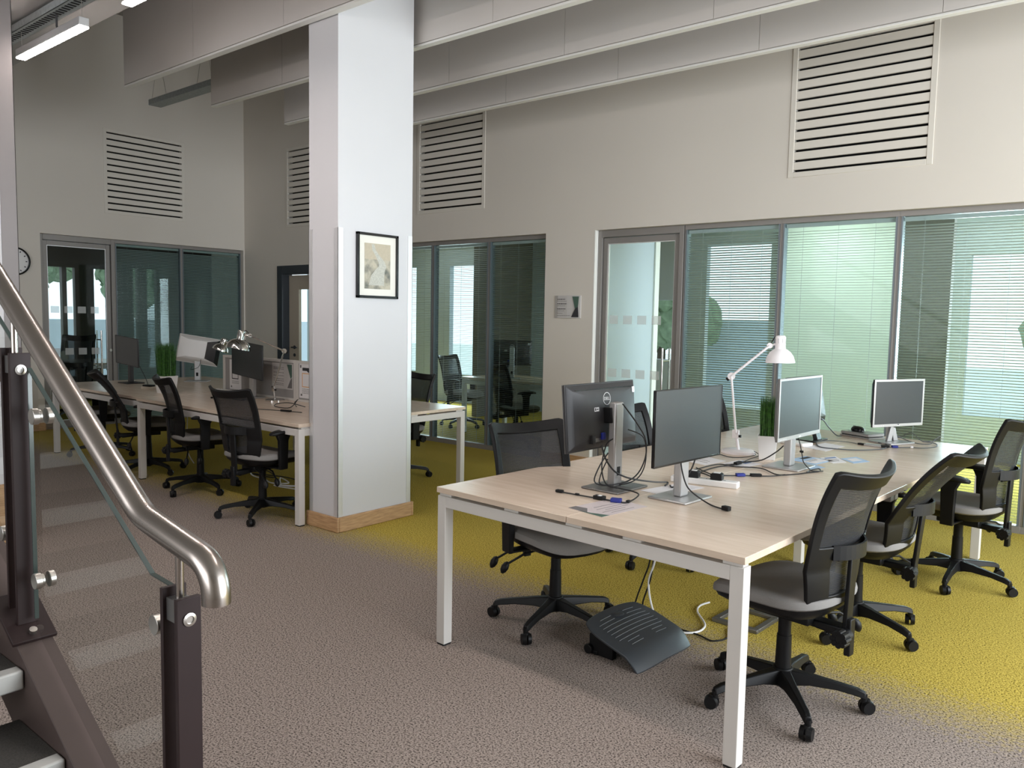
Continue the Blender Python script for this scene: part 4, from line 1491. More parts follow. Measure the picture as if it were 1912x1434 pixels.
def poster(name, label, x0, x1, z0, z1, parts, cat='poster', plate='paper'):
    y = 4.1895
    t = thing(name, label, cat, (x0, y, z0))
    w, h = x1 - x0, z1 - z0
    MB().box(0, w, -0.0015, 0, 0, h).build('sheet', plate, t)
    for nm, mt, shapes in parts:
        mb = MB()
        for k, sh in enumerate(shapes):
            if len(sh) == 4 and not isinstance(sh[0], tuple):
                mb.box(sh[0] * w, sh[1] * w, -0.0022, -0.0015, sh[2] * h, sh[3] * h)
            else:
                mb.prism([(p[0] * w, p[1] * h) for p in sh], -0.0022, -0.0015)
        mb.build(nm, mt, t)
    return t


def lines(x, w, zs, h=0.012, seed=1):
    rng = random.Random(seed)
    out = []
    for z in zs:
        q = x
        while q < x + w:
            d = rng.uniform(0.04, 0.10)
            out.append((q, min(q + d, x + w), z, z + h))
            q += d + 0.015
    return out


poster('info_poster', 'narrow white phone poster at the left end of the fabric screen', -6.985, -6.785, 0.765, 1.05,
       [('phone_outline', 'ink', [(0.2, 0.24, 0.38, 0.9), (0.72, 0.76, 0.38, 0.9), (0.2, 0.76, 0.35, 0.38), (0.2, 0.76, 0.88, 0.92)]),
        ('banner', 'ink', [(0.28, 0.9, 0.78, 0.86)]), ('small_print', 'ink_grey', lines(0.2, 0.6, (0.28, 0.24, 0.20), seed=4)),
        ('badge', 'ink_grey', [(0.1, 0.2, 0.06, 0.12)])])
poster('info_notice', 'laminated landscape notice with a green edge on the fabric screen behind the chrome lamp', -6.275, -5.96, 0.825, 1.055,
       [('lettering', 'ink_grey', lines(0.07, 0.5, (0.82, 0.76, 0.62, 0.50, 0.38, 0.30, 0.20, 0.14), 0.02, 6)),
        ('green_panel', 'ink_green', [((0.72, 0.97), (0.96, 0.97), (0.96, 0.5), (0.90, 0.42))]),
        ('dark_panel', 'ink_grey', [((0.96, 0.45), (0.96, 0.05), (0.74, 0.05), (0.90, 0.40))])], 'poster', 'paper_grey')
poster('info_poster', 'white phone poster with an orange square, beside the column edge', -5.865, -5.60, 0.765, 1.065,
       [('orange_border', 'ink_orange', [(0.16, 0.19, 0.34, 0.72), (0.81, 0.84, 0.34, 0.72), (0.16, 0.84, 0.32, 0.345), (0.16, 0.84, 0.71, 0.735)]),
        ('banner', 'ink', [(0.18, 0.82, 0.80, 0.89)]), ('pointer', 'ink', [((0.42, 0.80), (0.58, 0.80), (0.5, 0.75))]),
        ('small_print', 'ink_grey', lines(0.16, 0.66, (0.26, 0.22, 0.18, 0.14), seed=8)), ('badge', 'ink_grey', [(0.08, 0.16, 0.06, 0.12), (0.05, 0.12, 0.88, 0.96)])])


# ---------------------------------------------------------------- papers on the near desk
def sheet_on_desk(name, label, P, mt, deco=(), cat='paper', z=0.7305):
    a = Vector((P[0][0], P[0][1], 0))
    t = thing(name, label, cat, (a.x, a.y, z))
    q = [Vector((p[0], p[1], 0)) - a for p in P]
    mb = MB()
    mb.add([(v.x, v.y, 0) for v in q] + [(v.x, v.y, 0.0008) for v in q], [(3, 2, 1, 0), (4, 5, 6, 7), (0, 1, 5, 4), (1, 2, 6, 5), (2, 3, 7, 6), (3, 0, 4, 7)])
    mb.build('sheet', mt, t)

    def bil(u, v):
        return q[0] * (1 - u) * (1 - v) + q[1] * u * (1 - v) + q[2] * u * v + q[3] * (1 - u) * v
    for nm, m2, shapes in deco:
        mb = MB()
        for sh in shapes:
            if not isinstance(sh[0], tuple):
                sh = ((sh[0], sh[2]), (sh[1], sh[2]), (sh[1], sh[3]), (sh[0], sh[3]))
            vs = [bil(*p) for p in sh]
            n = len(vs)
            mb.add([(v.x, v.y, 0.0009) for v in vs] + [(v.x, v.y, 0.0012) for v in vs], [tuple(range(n - 1, -1, -1)), tuple(range(n, 2 * n))] + [(i, (i + 1) % n, n + (i + 1) % n, n + i) for i in range(n)])
        mb.build(nm, m2, t)
    return t


sheet_on_desk('leaflet', 'pinkish laminated leaflet with grey and green corners at the near edge of the desk', [(-1.83, 2.60), (-1.645, 2.565), (-1.605, 2.845), (-1.79, 2.875)], 'paper_pink',
              [('green_edge', 'ink_green', [((0.30, 0.0), (1.0, 0.0), (1.0, 0.16), (0.62, 0.05))]), ('grey_corner', 'ink_grey', [((0.0, 0.0), (0.55, 0.02), (0.30, 0.20), (0.0, 0.16))]),
               ('lettering', 'ink_grey', [(0.35, 0.365, 0.3, 0.85), (0.5, 0.515, 0.25, 0.8), (0.62, 0.635, 0.35, 0.85), (0.74, 0.755, 0.2, 0.7), (0.86, 0.875, 0.3, 0.8)])], 'leaflet')
sheet_on_desk('leaflet', 'blue leaflet with a dark heading, behind the silver monitor base', [(-1.60, 4.40), (-1.43, 4.36), (-1.40, 4.56), (-1.57, 4.60)], 'paper_blue',
              [('heading', 'ink', [(0.10, 0.28, 0.45, 0.95)]), ('white_box', 'paper', [(0.45, 0.9, 0.1, 0.9)]), ('lettering', 'ink_grey', [(0.5, 0.53, 0.2, 0.8), (0.6, 0.63, 0.2, 0.7)])], 'leaflet')
sheet_on_desk('leaflet', 'white and blue leaflet in the middle of three on the near table', [(-1.49, 4.60), (-1.375, 4.47), (-1.33, 4.56), (-1.44, 4.72)], 'paper',
              [('heading', 'ink_blue', [(0.1, 0.25, 0.2, 0.9)]), ('lettering', 'ink_grey', [(0.4, 0.44, 0.1, 0.8), (0.55, 0.59, 0.1, 0.8), (0.7, 0.74, 0.1, 0.7)])], 'leaflet')
sheet_on_desk('leaflet', 'pale blue leaflet rightmost of three on the near table', [(-1.395, 4.66), (-1.29, 4.55), (-1.24, 4.68), (-1.345, 4.79)], 'paper_blue',
              [('lettering', 'paper', [(0.2, 0.7, 0.2, 0.8)])], 'leaflet')
sheet_on_desk('paper_sheet', 'pale blue sheet lying against the silver monitor base', [(-1.50, 4.27), (-1.40, 4.20), (-1.36, 4.30), (-1.47, 4.38)], 'paper_blue')
sheet_on_desk('paper_sheet', 'white sheet between the plant pot and the mouse', [(-1.70, 4.93), (-1.54, 4.86), (-1.52, 5.16), (-1.66, 5.21)], 'paper')
sheet_on_desk('paper_sheet', 'white printed sheet under the black cables beside the lamp base', [(-2.02, 3.95), (-1.86, 3.90), (-1.83, 4.10), (-1.98, 4.16)], 'paper',
              [('lettering', 'ink_grey', [(0.2, 0.8, 0.3, 0.33), (0.2, 0.7, 0.5, 0.53)])])
sheet_on_desk('paper_sheet', 'white sheet with dark print under the cables in front of the pot', [(-1.82, 4.02), (-1.68, 3.98), (-1.65, 4.16), (-1.79, 4.20)], 'paper',
              [('print', 'ink_blue', [(0.2, 0.6, 0.55, 0.9)])])
sheet_on_desk('paper_sheet', 'white sheet under the base of the slim borderless monitor', [(-1.79, 3.10), (-1.66, 3.08), (-1.60, 3.36), (-1.73, 3.38)], 'paper')

# ---------------------------------------------------------------- power strips, plugs
def frame_at(a, b, z):
    a, b = Vector((*a, z)), Vector((*b, z))
    return a, math.atan2(b.y - a.y, b.x - a.x), (b - a).length


def power_strip(label, a, b, wid=0.055, z=0.73):
    o, rz, L = frame_at(a, b, z)
    t = thing('power_strip', label, 'power strip', o, rz)
    MB().box(0, L, -wid / 2, wid / 2, 0, 0.03).build('casing', 'white_plastic', t, bevel=0.005)
    sk = MB()
    for k in range(int(L / 0.07)):
        x = 0.04 + k * 0.068
        sk.box(x - 0.012, x - 0.006, -0.004, 0.004, 0.0298, 0.0304).box(x + 0.006, x + 0.012, -0.004, 0.004, 0.0298, 0.0304).box(x - 0.003, x + 0.003, 0.008, 0.014, 0.0298, 0.0304)
    sk.build('sockets', 'ink', t)
    return o, rz


o_, rz_ = power_strip('white extension socket block with two black plugs, on the near table', (-1.79, 3.40), (-1.48, 3.46))
c_, s_ = math.cos(rz_), math.sin(rz_)
for d, lb in ((0.105, 'black plug in the white socket block, left one'), (0.215, 'black plug in the white socket block, right one')):
    p = (o_.x + c_ * d, o_.y + s_ * d, 0.7605)
    t = thing('power_plug', lb, 'plug', p, rz_)
    MB().prism([(-0.027, 0), (0.027, 0), (0.027, 0.026), (0.018, 0.032), (-0.018, 0.032), (-0.027, 0.026)], -0.022, 0.024).build('body', 'plastic_black', t, bevel=0.003)
    MB().box(-0.015, 0.015, -0.014, 0.014, 0.032, 0.0335).build('plug_label', 'white_plastic', t)
power_strip('white extension socket block at the foot of the fabric screen', (-7.12, 4.135), (-6.80, 4.14), 0.045)
t = thing('desk_box', 'small cream box with a black gadget on it, on the left table', 'box', (-7.78, 3.78, 0.73), R(15))
MB().box(-0.06, 0.06, -0.045, 0.045, 0, 0.024).build('body', 'door_cream', t, bevel=0.003)
t = thing('desk_gadget', 'small black gadget resting on the cream box, left table', 'gadget', (-7.79, 3.785, 0.7545), R(15))
MB().box(-0.05, 0.05, -0.035, 0.035, 0, 0.016).build('body', 'plastic_black', t, bevel=0.004)

# docking box with the mouse on it
t = thing('docking_station', 'flat grey docking box under the mouse, left of the squarish monitor', 'docking station', (-1.57, 5.70, 0.73), R(-24))
MB().box(-0.12, 0.12, -0.08, 0.08, 0, 0.010).box(-0.115, 0.115, -0.075, 0.075, 0.014, 0.034).build('body', 'silver_plastic', t, bevel=0.004)
MB().box(-0.11, 0.11, -0.07, 0.07, 0.010, 0.014).build('gap', 'plastic_black', t)
t = thing('computer_mouse', 'black computer mouse on the grey docking box', 'mouse', (-1.60, 5.70, 0.764), R(60))
pad(0.062, 0.105, [(0.85, 0.0), (1.0, 0.006), (0.98, 0.016), (0.82, 0.028), (0.5, 0.035), (0.2, 0.037)], n=28, e=2.3).build('body', 'gloss_black', t, smooth=True)
MB().box(-0.004, 0.004, 0.02, 0.04, 0.03, 0.037).build('wheel', 'silver_dark', t)
t = thing('video_adapter', 'clear grey video adapter lying in front of the squarish monitor', 'adapter', (-1.385, 5.30, 0.73), R(-5))
MB().box(-0.055, 0.055, -0.025, 0.025, 0, 0.014).build('body', 'silver_plastic', t, bevel=0.003)
MB().box(-0.10, -0.055, -0.012, 0.012, 0, 0.012).build('plug', 'plastic_black', t, bevel=0.003)
t = thing('desk_sleeve', 'flat white box tucked behind the silver framed monitor', 'box', (-1.77, 5.00, 0.73), R(-20))
MB().box(-0.09, 0.09, -0.05, 0.05, 0, 0.022).build('body', 'white_plastic', t, bevel=0.006)


# ---------------------------------------------------------------- cables
def cable(label, pts, r=0.0035, mt='cable_black', ends=(), cat='cable', group=None):
    o = Vector(pts[0])
    t = thing('cable', label, cat, o, 0, group)
    P = [Vector(p) - o for p in pts]
    MB().tube(P, r, 7, smooth=6).build('cord', mt, t, smooth=True)
    for (f, ln, w, h, m2, nm) in ends:
        # plug body at fraction f of the polyline
        n = len(P) - 1
        i = min(int(f * n), n - 1)
        c = P[i].lerp(P[i + 1], f * n - i)
        d = (P[i + 1] - P[i])
        a = math.atan2(d.y, d.x)
        M = Matrix.Translation(c) @ Matrix.Rotation(a, 4, 'Z')
        MB().box(-ln / 2, ln / 2, -w / 2, w / 2, -0.003, h - 0.003, M).build(nm, m2, t, bevel=0.003)
    return t


V_ = [(-2.023, 2.806, 0.735), (-1.975, 2.808, 0.735), (-1.897, 2.81, 0.735), (-1.832, 2.816, 0.735), (-1.742, 2.821, 0.735), (-1.695, 2.838, 0.735), (-1.709, 2.95, 0.745), (-1.759, 2.99, 0.747), (-1.823, 2.995, 0.749), (-1.90, 2.99, 0.76), (-1.945, 3.02, 0.83), (-1.93, 3.03, 0.93), (-1.90, 3.04, 0.96)]
cable('black and blue video cable lying in front of the emblem monitor', V_, 0.0032, 'cable_black',
      [(0.0, 0.035, 0.02, 0.012, 'plastic_black', 'connector'), (0.13, 0.02, 0.012, 0.010, 'plastic_black', 'ferrite'), (0.26, 0.05, 0.03, 0.016, 'plastic_black', 'adapter_body'),
       (0.262, 0.018, 0.022, 0.0168, 'logo_white', 'adapter_label'), (0.335, 0.045, 0.032, 0.016, 'vga_blue', 'blue_connector'), (0.42, 0.02, 0.014, 0.012, 'plastic_black', 'ferrite')])
cable('black power cable looping from the back of the emblem monitor', [(-1.90, 2.945, 0.94), (-1.88, 2.95, 0.88), (-1.86, 2.99, 0.825), (-1.845, 3.06, 0.79), (-1.83, 3.15, 0.765), (-1.80, 3.25, 0.745), (-1.77, 3.32, 0.737), (-1.745, 3.25, 0.736)], 0.004)
cable('black video cable hanging in a big loop beside the emblem monitor stand', [(-1.87, 3.06, 1.12), (-1.845, 3.08, 1.08), (-1.82, 3.12, 1.02), (-1.80, 3.15, 0.96), (-1.80, 3.16, 0.88), (-1.82, 3.13, 0.80), (-1.86, 3.08, 0.76), (-1.92, 3.0, 0.75), (-1.95, 2.97, 0.77), (-1.93, 2.98, 0.84), (-1.90, 3.0, 0.90)], 0.0032)
cable('thin black cable looping round the emblem monitor stand', [(-1.86, 3.10, 1.0), (-1.82, 3.17, 0.96), (-1.81, 3.18, 0.86), (-1.83, 3.16, 0.78), (-1.87, 3.10, 0.748), (-1.95, 3.03, 0.744), (-1.97, 3.05, 0.78), (-1.94, 3.06, 0.86)], 0.0028)
cable('black cable with a loose plug trailing from the slim borderless monitor', [(-1.565, 3.04, 0.92), (-1.548, 3.03, 0.86), (-1.53, 3.04, 0.80), (-1.50, 3.055, 0.765), (-1.434, 3.05, 0.737), (-1.38, 3.02, 0.735), (-1.335, 3.008, 0.735)], 0.0032, 'cable_black',
      [(1.0, 0.034, 0.024, 0.018, 'plastic_black', 'connector')])
cable('short black cable hanging behind the slim borderless monitor', [(-1.61, 3.30, 0.93), (-1.62, 3.27, 0.84), (-1.65, 3.24, 0.77), (-1.70, 3.24, 0.737), (-1.735, 3.28, 0.735)], 0.0035)
cable('black cable running from the slim monitor to the silver framed monitor', [(-1.86, 3.60, 0.735), (-1.789, 3.642, 0.735), (-1.785, 3.829, 0.735), (-1.768, 3.888, 0.738), (-1.735, 3.98, 0.738), (-1.73, 4.10, 0.738), (-1.66, 4.17, 0.75), (-1.59, 4.19, 0.80), (-1.55, 4.19, 0.84)], 0.0035, 'cable_black',
      [(0.55, 0.06, 0.022, 0.016, 'plastic_black', 'connector')])
cable('long black cable snaking across the middle of the near table', [(-1.848, 3.642, 0.735), (-1.832, 3.74, 0.735), (-1.813, 3.952, 0.735), (-1.723, 3.955, 0.735), (-1.595, 3.998, 0.737), (-1.471, 3.9, 0.735), (-1.41, 3.968, 0.735), (-1.375, 4.057, 0.735), (-1.342, 4.149, 0.735), (-1.361, 4.20, 0.738), (-1.385, 4.16, 0.735), (-1.38, 4.07, 0.735)], 0.0032)
cable('black cable with a blue connector beside the white socket block', [(-1.853, 3.782, 0.735), (-1.775, 3.715, 0.735), (-1.691, 3.661, 0.735), (-1.617, 3.716, 0.735), (-1.55, 3.78, 0.735), (-1.475, 3.839, 0.735), (-1.44, 3.93, 0.735)], 0.003, 'cable_black',
      [(0.36, 0.018, 0.014, 0.010, 'logo_white', 'cable_tag'), (0.56, 0.045, 0.026, 0.015, 'vga_blue', 'blue_connector'), (0.70, 0.055, 0.024, 0.014, 'plastic_black', 'adapter_body')])
cable('black cord curling from the left plug of the white socket block', [(-1.75, 3.43, 0.775), (-1.80, 3.52, 0.745), (-1.82, 3.65, 0.735), (-1.76, 3.66, 0.735), (-1.70, 3.62, 0.735), (-1.64, 3.58, 0.737), (-1.61, 3.46, 0.775)], 0.0032)
cable('thin black cord trailing from the white lamp base', [(-1.82, 4.45, 0.74), (-1.79, 4.40, 0.735), (-1.80, 4.28, 0.735), (-1.85, 4.22, 0.735), (-1.92, 4.25, 0.735), (-2.0, 4.32, 0.735)], 0.0025)
cable('thin black cord from the lamp to the tangle in front of the plant pot', [(-1.81, 4.43, 0.75), (-1.76, 4.38, 0.738), (-1.75, 4.22, 0.737), (-1.74, 4.06, 0.735), (-1.78, 3.98, 0.735)], 0.0025)
cable('black cable hanging below the silver framed monitor', [(-1.49, 4.20, 0.92), (-1.475, 4.22, 0.86), (-1.46, 4.22, 0.80), (-1.44, 4.19, 0.765), (-1.40, 4.16, 0.74), (-1.37, 4.13, 0.735), (-1.33, 4.17, 0.735)], 0.0028, 'cable_black', [(0.3, 0.02, 0.012, 0.012, 'plastic_black', 'ferrite')])
cable('grey cable curving down from the turned-away monitor', [(-1.72, 5.22, 0.90), (-1.71, 5.30, 0.87), (-1.70, 5.40, 0.81), (-1.68, 5.50, 0.75), (-1.67, 5.58, 0.737)], 0.004, 'cable_grey')
cable('grey cable in a wide flat loop in front of the squarish monitor', [(-1.699, 5.162, 0.735), (-1.623, 4.995, 0.735), (-1.522, 4.982, 0.735), (-1.40, 5.04, 0.735), (-1.31, 5.2, 0.735), (-1.33, 5.40, 0.735), (-1.40, 5.45, 0.737)], 0.0035, 'cable_grey')
cable('thin dark cable between the flat white box and the adapter', [(-1.699, 5.162, 0.736), (-1.67, 5.30, 0.735), (-1.565, 5.335, 0.735), (-1.49, 5.30, 0.736)], 0.0025, 'cable_grey')
cable('cable with a blue connector at the base of the squarish monitor', [(-1.33, 5.28, 0.736), (-1.29, 5.30, 0.736), (-1.25, 5.33, 0.736), (-1.193, 5.383, 0.736), (-1.12, 5.43, 0.736), (-1.08, 5.56, 0.736), (-1.12, 5.70, 0.736), (-1.20, 5.73, 0.736)], 0.003, 'cable_grey',
      [(0.05, 0.05, 0.024, 0.015, 'plastic_black', 'adapter_body'), (0.22, 0.036, 0.026, 0.015, 'vga_blue', 'blue_connector'), (0.44, 0.018, 0.014, 0.012, 'logo_white', 'cable_tag')])
cable('thin dark cable rising in loops right of the squarish monitor', [(-1.30, 5.52, 0.86), (-1.36, 5.60, 0.80), (-1.30, 5.66, 0.75), (-1.20, 5.60, 0.737), (-1.13, 5.62, 0.74), (-1.12, 5.68, 0.76), (-1.10, 5.74, 0.78), (-1.12, 5.76, 0.75), (-1.20, 5.72, 0.74), (-1.27, 5.74, 0.785), (-1.35, 5.76, 0.745), (-1.42, 5.72, 0.737)], 0.0028, 'cable_grey')
cable('black cable with a plug on the left table by the fabric screen', [(-6.20, 3.86, 0.735), (-6.35, 3.84, 0.735), (-6.52, 3.90, 0.736), (-6.60, 3.84, 0.735), (-6.56, 3.76, 0.735)], 0.0035, 'cable_black', [(1.0, 0.03, 0.02, 0.014, 'plastic_black', 'connector')])
cable('coiled black cable on the left table under the posters', [(-6.30, 4.02, 0.736), (-6.2, 3.90, 0.736), (-6.32, 3.84, 0.738), (-6.42, 3.92, 0.736), (-6.33, 3.98, 0.738), (-6.20, 3.96, 0.736), (-6.28, 3.88, 0.741), (-6.10, 3.90, 0.736)], 0.0035)
cable('looped black cable on the left table at the column edge', [(-5.45, 3.95, 0.735), (-5.60, 3.90, 0.76), (-5.72, 3.86, 0.745), (-5.62, 3.78, 0.737), (-5.45, 3.80, 0.74), (-5.55, 3.95, 0.79), (-5.64, 3.98, 0.75), (-5.50, 3.90, 0.737)], 0.0035)
cable('black adapter cable near the column edge of the left table', [(-5.60, 3.56, 0.736), (-5.50, 3.60, 0.736), (-5.42, 3.63, 0.736), (-5.30, 3.66, 0.736), (-5.15, 3.70, 0.736)], 0.003, 'cable_black',
      [(0.0, 0.03, 0.022, 0.016, 'plastic_black', 'connector'), (0.75, 0.10, 0.022, 0.014, 'plastic_black', 'adapter_body')])
cable('black cable from the dark tilted monitor across the left table', [(-8.45, 3.98, 0.98), (-8.30, 3.95, 0.90), (-8.10, 3.90, 0.82), (-7.92, 3.84, 0.765), (-7.84, 3.81, 0.762)], 0.0035)
cable('black cable hanging under the white-backed monitor', [(-8.22, 4.58, 0.98), (-8.20, 4.54, 0.90), (-8.25, 4.48, 0.87), (-8.30, 4.52, 0.90)], 0.003)
# floor cables
cable('black cable hanging from the near table to the floor, left of the pair', [(-1.83, 3.36, 0.70), (-1.862, 3.35, 0.36), (-1.90, 3.36, 0.24), (-1.945, 3.37, 0.12), (-1.975, 3.40, 0.03), (-1.94, 3.44, 0.006), (-1.85, 3.42, 0.006)], 0.004)
cable('black cable hanging from the near table to the floor, right of the pair', [(-1.82, 3.37, 0.70), (-1.845, 3.35, 0.36), (-1.865, 3.36, 0.24), (-1.91, 3.37, 0.10), (-1.90, 3.40, 0.015), (-1.80, 3.42, 0.006), (-1.64, 3.42, 0.006), (-1.55, 3.397, 0.006), (-1.51, 3.48, 0.006), (-1.55, 3.58, 0.006), (-1.54, 3.67, 0.006)], 0.004)
cable('white cable hanging from the near table and curling on the floor', [(-1.80, 3.37, 0.70), (-1.835, 3.35, 0.36), (-1.875, 3.36, 0.22), (-1.85, 3.37, 0.08), (-1.80, 3.38, 0.012), (-1.714, 3.38, 0.008), (-1.65, 3.44, 0.008), (-1.66, 3.55, 0.008), (-1.77, 3.69, 0.008), (-1.80, 3.78, 0.008), (-1.785, 3.86, 0.008)], 0.005, 'cable_white')
cable('white cable tangle on the floor beneath the left table', [(-6.28, 4.1, 0.62), (-6.25, 4.02, 0.3), (-6.35, 4.0, 0.06), (-6.2, 4.05, 0.01), (-6.0, 4.0, 0.01), (-5.9, 4.1, 0.01), (-6.1, 4.15, 0.02), (-5.85, 4.0, 0.01), (-5.7, 4.05, 0.02), (-5.9, 3.95, 0.012), (-5.6, 4.0, 0.01)], 0.006, 'cable_white')
cable('white cable hanging under the far part of the left table', [(-7.6, 4.1, 0.66), (-7.55, 4.05, 0.35), (-7.45, 4.0, 0.12), (-7.3, 3.98, 0.02)], 0.005, 'cable_white')
cable('dark cable tangle on the floor behind the chair in front of the grass planter', [(-6.6, 4.1, 0.02), (-6.4, 4.2, 0.04), (-6.2, 4.15, 0.01), (-6.4, 4.05, 0.03), (-6.1, 4.2, 0.02), (-5.8, 4.2, 0.01)], 0.005, 'cable_black')


# ---------------------------------------------------------------- footrests
def footrest(label, x, y, rz):
    t = thing('footrest', label, 'footrest', (x, y, 0), rz)
    nu, nv = 28, 20
    Wd, Dp = 0.225, 0.165

    def pos(u, v):
        q = v * 2 - 1
        k = 1 - 0.16 * abs(q) ** 3 * (1 if q > 0 else 0.3)
        xx = u * Wd * k
        yy = q * Dp * (1 - 0.10 * abs(u) ** 4)
        z = 0.085 + 0.045 * q + 0.012 * (1 - u * u)
        if v < 0.22:
            z -= (0.22 - v) ** 1.6 * 0.50
        return Vector((xx, yy, z))

    def nrm(u, v):
        e = 0.01
        du = pos(min(u + e, 1), v) - pos(max(u - e, -1), v)
        dv = pos(u, min(v + e, 1)) - pos(u, max(v - e, 0))
        return du.cross(dv).normalized()
    sheet(lambda i, j: True, pos, nrm, nu, nv, 0.014).build('platform', 'footrest', t, bevel=0.004)
    rb = MB()
    for k in range(9):
        v = 0.30 + k * 0.07
        u0 = 0.74 if 1 < k < 8 else 0.6
        segs = [(-u0, u0)] if 2 <= k <= 6 else [(-u0, -0.22), (0.22, u0)]
        for a, b in segs:
            rb.tube([pos(a + (b - a) * q / 6, v) + nrm(a + (b - a) * q / 6, v) * 0.0078 for q in range(7)], 0.0016, 5)
    rb.build('ribs', 'footrest_rib', t, smooth=True)
    MB().lathe([(0.001, 0), (0.03, 0.001), (0.038, -0.004)], c=pos(0, 0.86) + Vector((0, 0, 0.009)), n=20, close=False).build('boss', 'footrest', t, smooth=True)
    b = MB()
    b.box(-0.19, 0.19, 0.08, 0.13, 0.0, 0.02)
    for s in (-1, 1):
        b.box(s * 0.17 - 0.015, s * 0.17 + 0.015, 0.0, 0.13, 0.0, 0.09)
        b.cyl((s * 0.19 - 0.014, 0.125, 0.022), (s * 0.19 + 0.014, 0.125, 0.022), 0.022, n=14)
    b.build('support', 'plastic_black', t, bevel=0.003)
    return t


footrest('dark plastic footrest with raised ribs on the carpet under the near table', -1.775, 3.09, R(86))
t = thing('metal_plate', 'flat dark metal frame lying on the yellow carpet under the near table', 'plate', (-1.54, 3.76, 0), R(-3))
fr = MB()
for a in ((-0.12, 0.12, -0.13, -0.10), (-0.12, 0.12, 0.10, 0.13), (-0.12, -0.09, -0.10, 0.10), (0.09, 0.12, -0.10, 0.10)):
    fr.box(*a, 0, 0.02)
fr.build('frame', 'silver_dark', t, bevel=0.003)

# ---------------------------------------------------------------- staircase
ST = thing('staircase', 'dark brown steel stair flight with carpeted treads at the lower left', 'staircase', (-0.95, 0.8, 0))
OX, OY = -0.95, 0.8


def sx(x):
    return x - OX


SL = -0.575                     # slope of the flight, rising towards -x
def ztop(x):
    return 0.375 + SL * (x + 1.934)


for y0, y1 in ((-0.045, 0.045), (-1.345, -1.255)):
    s = MB()
    xa, xb = -5.2, -1.29
    P = [(sx(xa), ztop(xa)), (sx(xb), ztop(xb)), (sx(xb), 0.0), (sx(xb - 0.42), 0.0), (sx(xa), ztop(xa) - 0.30)]
    s.prism(P, y0, y1)
    s.build('stringer', 'stringer_brown', ST, bevel=0.003)
for k in range(-2, 12):
    x = -2.263 - 0.254 * k
    z = 0.545 + 0.146 * k
    if z < 0.05:
        continue
    tr = MB().box(sx(x) - 0.30, sx(x) - 0.03, -1.25, -0.047, z - 0.05, z - 0.004).build('tread', 'tread_carpet', ST)
    MB().box(sx(x) - 0.045, sx(x), -1.25, -0.047, z - 0.052, z).build('nosing', 'nosing', tr, bevel=0.005)


def post(x, zb, zt):
    """two flat bars with a spacer, as one part"""
    p = MB()
    X = sx(x)
    p.box(X - 0.006, X + 0.006, -0.026, 0.026, zb, zt)
    p.box(X - 0.064, X - 0.052, -0.026, 0.026, zb, zt + 0.012)
    po = p.build('baluster_post', 'post_brown', ST, bevel=0.0015)
    MB().box(X - 0.052, X - 0.006, -0.018, 0.018, zt - 0.055, zt - 0.008).build('spacer', 'silver_dark', po)
    MB().lathe([(0.014, 0), (0.014, 0.003), (0.0085, 0.004), (0.0085, 0.001), (0.004, 0.001)], c=(X + 0.006, 0, zt - 0.045), axis=(1, 0, 0), n=20).build('screw', 'steel_button', po, smooth=True)
    MB().cyl((X - 0.03, 0, zt - 0.03), (X - 0.03, 0, zt + 0.10), 0.0085, n=14).build('rail_support', 'steel', po, smooth=True)
    return po


post(-1.50, ztop(-1.5), 0.915)
post(-2.365, ztop(-2.365) + 0.01, 1.375)
post(-3.25, ztop(-3.25) + 0.01, 1.885)
for x in (-2.39, -3.28):
    bp = MB()
    a = sx(x)
    M = Matrix.Translation((a, 0, ztop(x) + 0.006)) @ Matrix.Rotation(math.atan(-SL), 4, 'Y')
    bp.box(-0.09, 0.09, -0.055, 0.055, -0.006, 0.006, M)
    b_ = bp.build('base_plate', 'post_brown', ST, bevel=0.002)
    bb = MB()
    for q in (-0.065, 0.065):
        bb.cyl(M @ Vector((q, 0.0, 0.006)), M @ Vector((q, 0.0, 0.018)), 0.010, n=10)
    bb.build('bolt', 'steel_button', b_, smooth=True)

# glass panels
gp = [(-2.325, 0.64), (-2.30, 0.615), (-1.60, ztop(-1.60) + 0.02), (-1.60, 0.935), (-1.675, 0.935), (-1.985, 1.125), (-2.325, 1.325)]
gp = [(-2.335, 0.65), (-2.29, 0.60), (-1.60, ztop(-1.60) + 0.022), (-1.575, 0.915), (-1.672, 0.922), (-2.335, 1.335)]
g1 = MB().prism([(sx(a), b) for a, b in gp], 0.008, 0.018).build('glass_panel', 'glass_stair', ST)
gp2 = [(-3.20, 1.14), (-2.44, 0.70), (-2.44, 1.40), (-2.47, 1.42), (-3.20, 1.87)]
g2 = MB().prism([(sx(a), b) for a, b in gp2], 0.008, 0.018).build('glass_panel', 'glass_stair', ST)


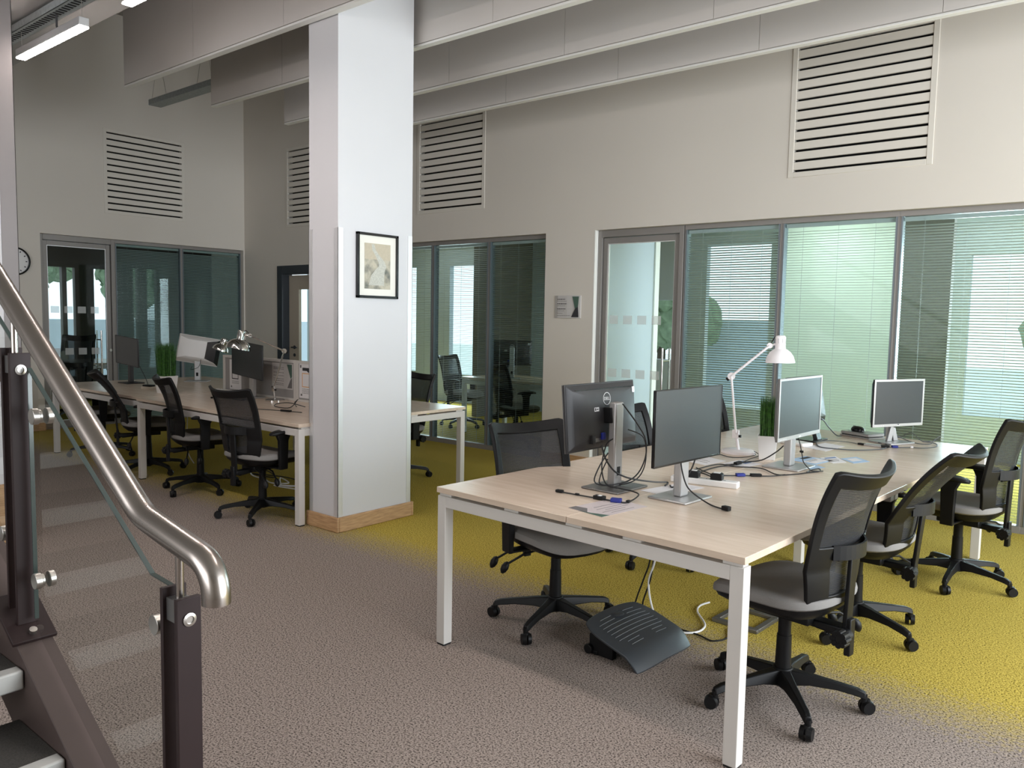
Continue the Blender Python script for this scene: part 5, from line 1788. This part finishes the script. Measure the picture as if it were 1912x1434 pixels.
def edge(parent, A, B):
    d = (Vector((B[0] - A[0], 0, B[1] - A[1]))).normalized()
    n_ = Vector((-d.z, 0, d.x)) * 0.0016
    a, b = Vector((sx(A[0]), 0, A[1])), Vector((sx(B[0]), 0, B[1]))
    vs = []
    for p in (a, b):
        for y in (0.0078, 0.0182):
            vs += [p + n_ + Vector((0, y, 0)), p - n_ + Vector((0, y, 0))]
    MB().add(vs, [(0, 1, 3, 2), (4, 6, 7, 5), (0, 4, 5, 1), (2, 3, 7, 6), (0, 2, 6, 4), (1, 5, 7, 3)]).build('glass_edge', 'glass_edge', parent)


mat('glass_edge', (0.045, 0.065, 0.06), 0.15, spec=0.8)
for A, B in zip(gp[3:], gp[4:] + gp[:1]):
    edge(g1, A, B)
for A, B in ((gp2[2], gp2[3]), (gp2[3], gp2[4])):
    edge(g2, A, B)
for x, z, par in ((-1.615, 0.83, g1), (-2.25, 1.215, g1), (-2.265, 0.775, g1), (-2.50, 1.31, g2), (-2.50, 0.86, g2)):
    b = MB()
    b.cyl((sx(x), -0.016, z), (sx(x), 0.0, z), 0.021, n=28).cyl((sx(x), 0.001, z), (sx(x), 0.007, z), 0.017, n=24)
    b.cyl((sx(x), 0.019, z), (sx(x), 0.033, z), 0.021, n=28)
    b.cyl((sx(x), 0.02, z), (sx(x) + (-0.1 if x > -2.1 and False else 0), 0.022, z), 0.012, n=14)
    b.build('glass_clamp', 'steel_button', par, bevel=0.001)

# handrail: straight, mitred bend, level run, swan-neck end
rail = MB()
pts = [(-5.3, 3.33), (-2.412, 1.516), (-1.72, 1.079)]
path = [Vector((sx(-5.3), 0, 1.516 + 0.632 * (5.3 - 2.412)))]
path.append(Vector((sx(-2.412), 0, 1.516)))
B0 = Vector((sx(-1.685), 0, 1.052))
A_ = Vector((sx(-2.412), 0, 1.516))
C_ = Vector((sx(-1.455), 0, 1.012))
for k in range(7):
    f = k / 6
    a = B0 + (A_ - B0).normalized() * 0.035
    c = B0 + (C_ - B0).normalized() * 0.035
    path.append(a * (1 - f) ** 2 + B0 * 2 * f * (1 - f) + c * f * f)
d = (C_ - B0).normalized()
E0 = C_
cor = C_ + d * 0.062
E1 = Vector((cor.x, 0, 0.955 - 0.005))
for k in range(13):
    f = k / 12
    path.append(E0 * (1 - f) ** 2 + cor * 2 * f * (1 - f) + (cor + Vector((0.004, 0, -0.058))) * f * f)
path.append(cor + Vector((0.004, 0, -0.072)))
rail.tube(path, 0.0275, 32)
hr = rail.build('handrail', 'steel', ST, smooth=True)
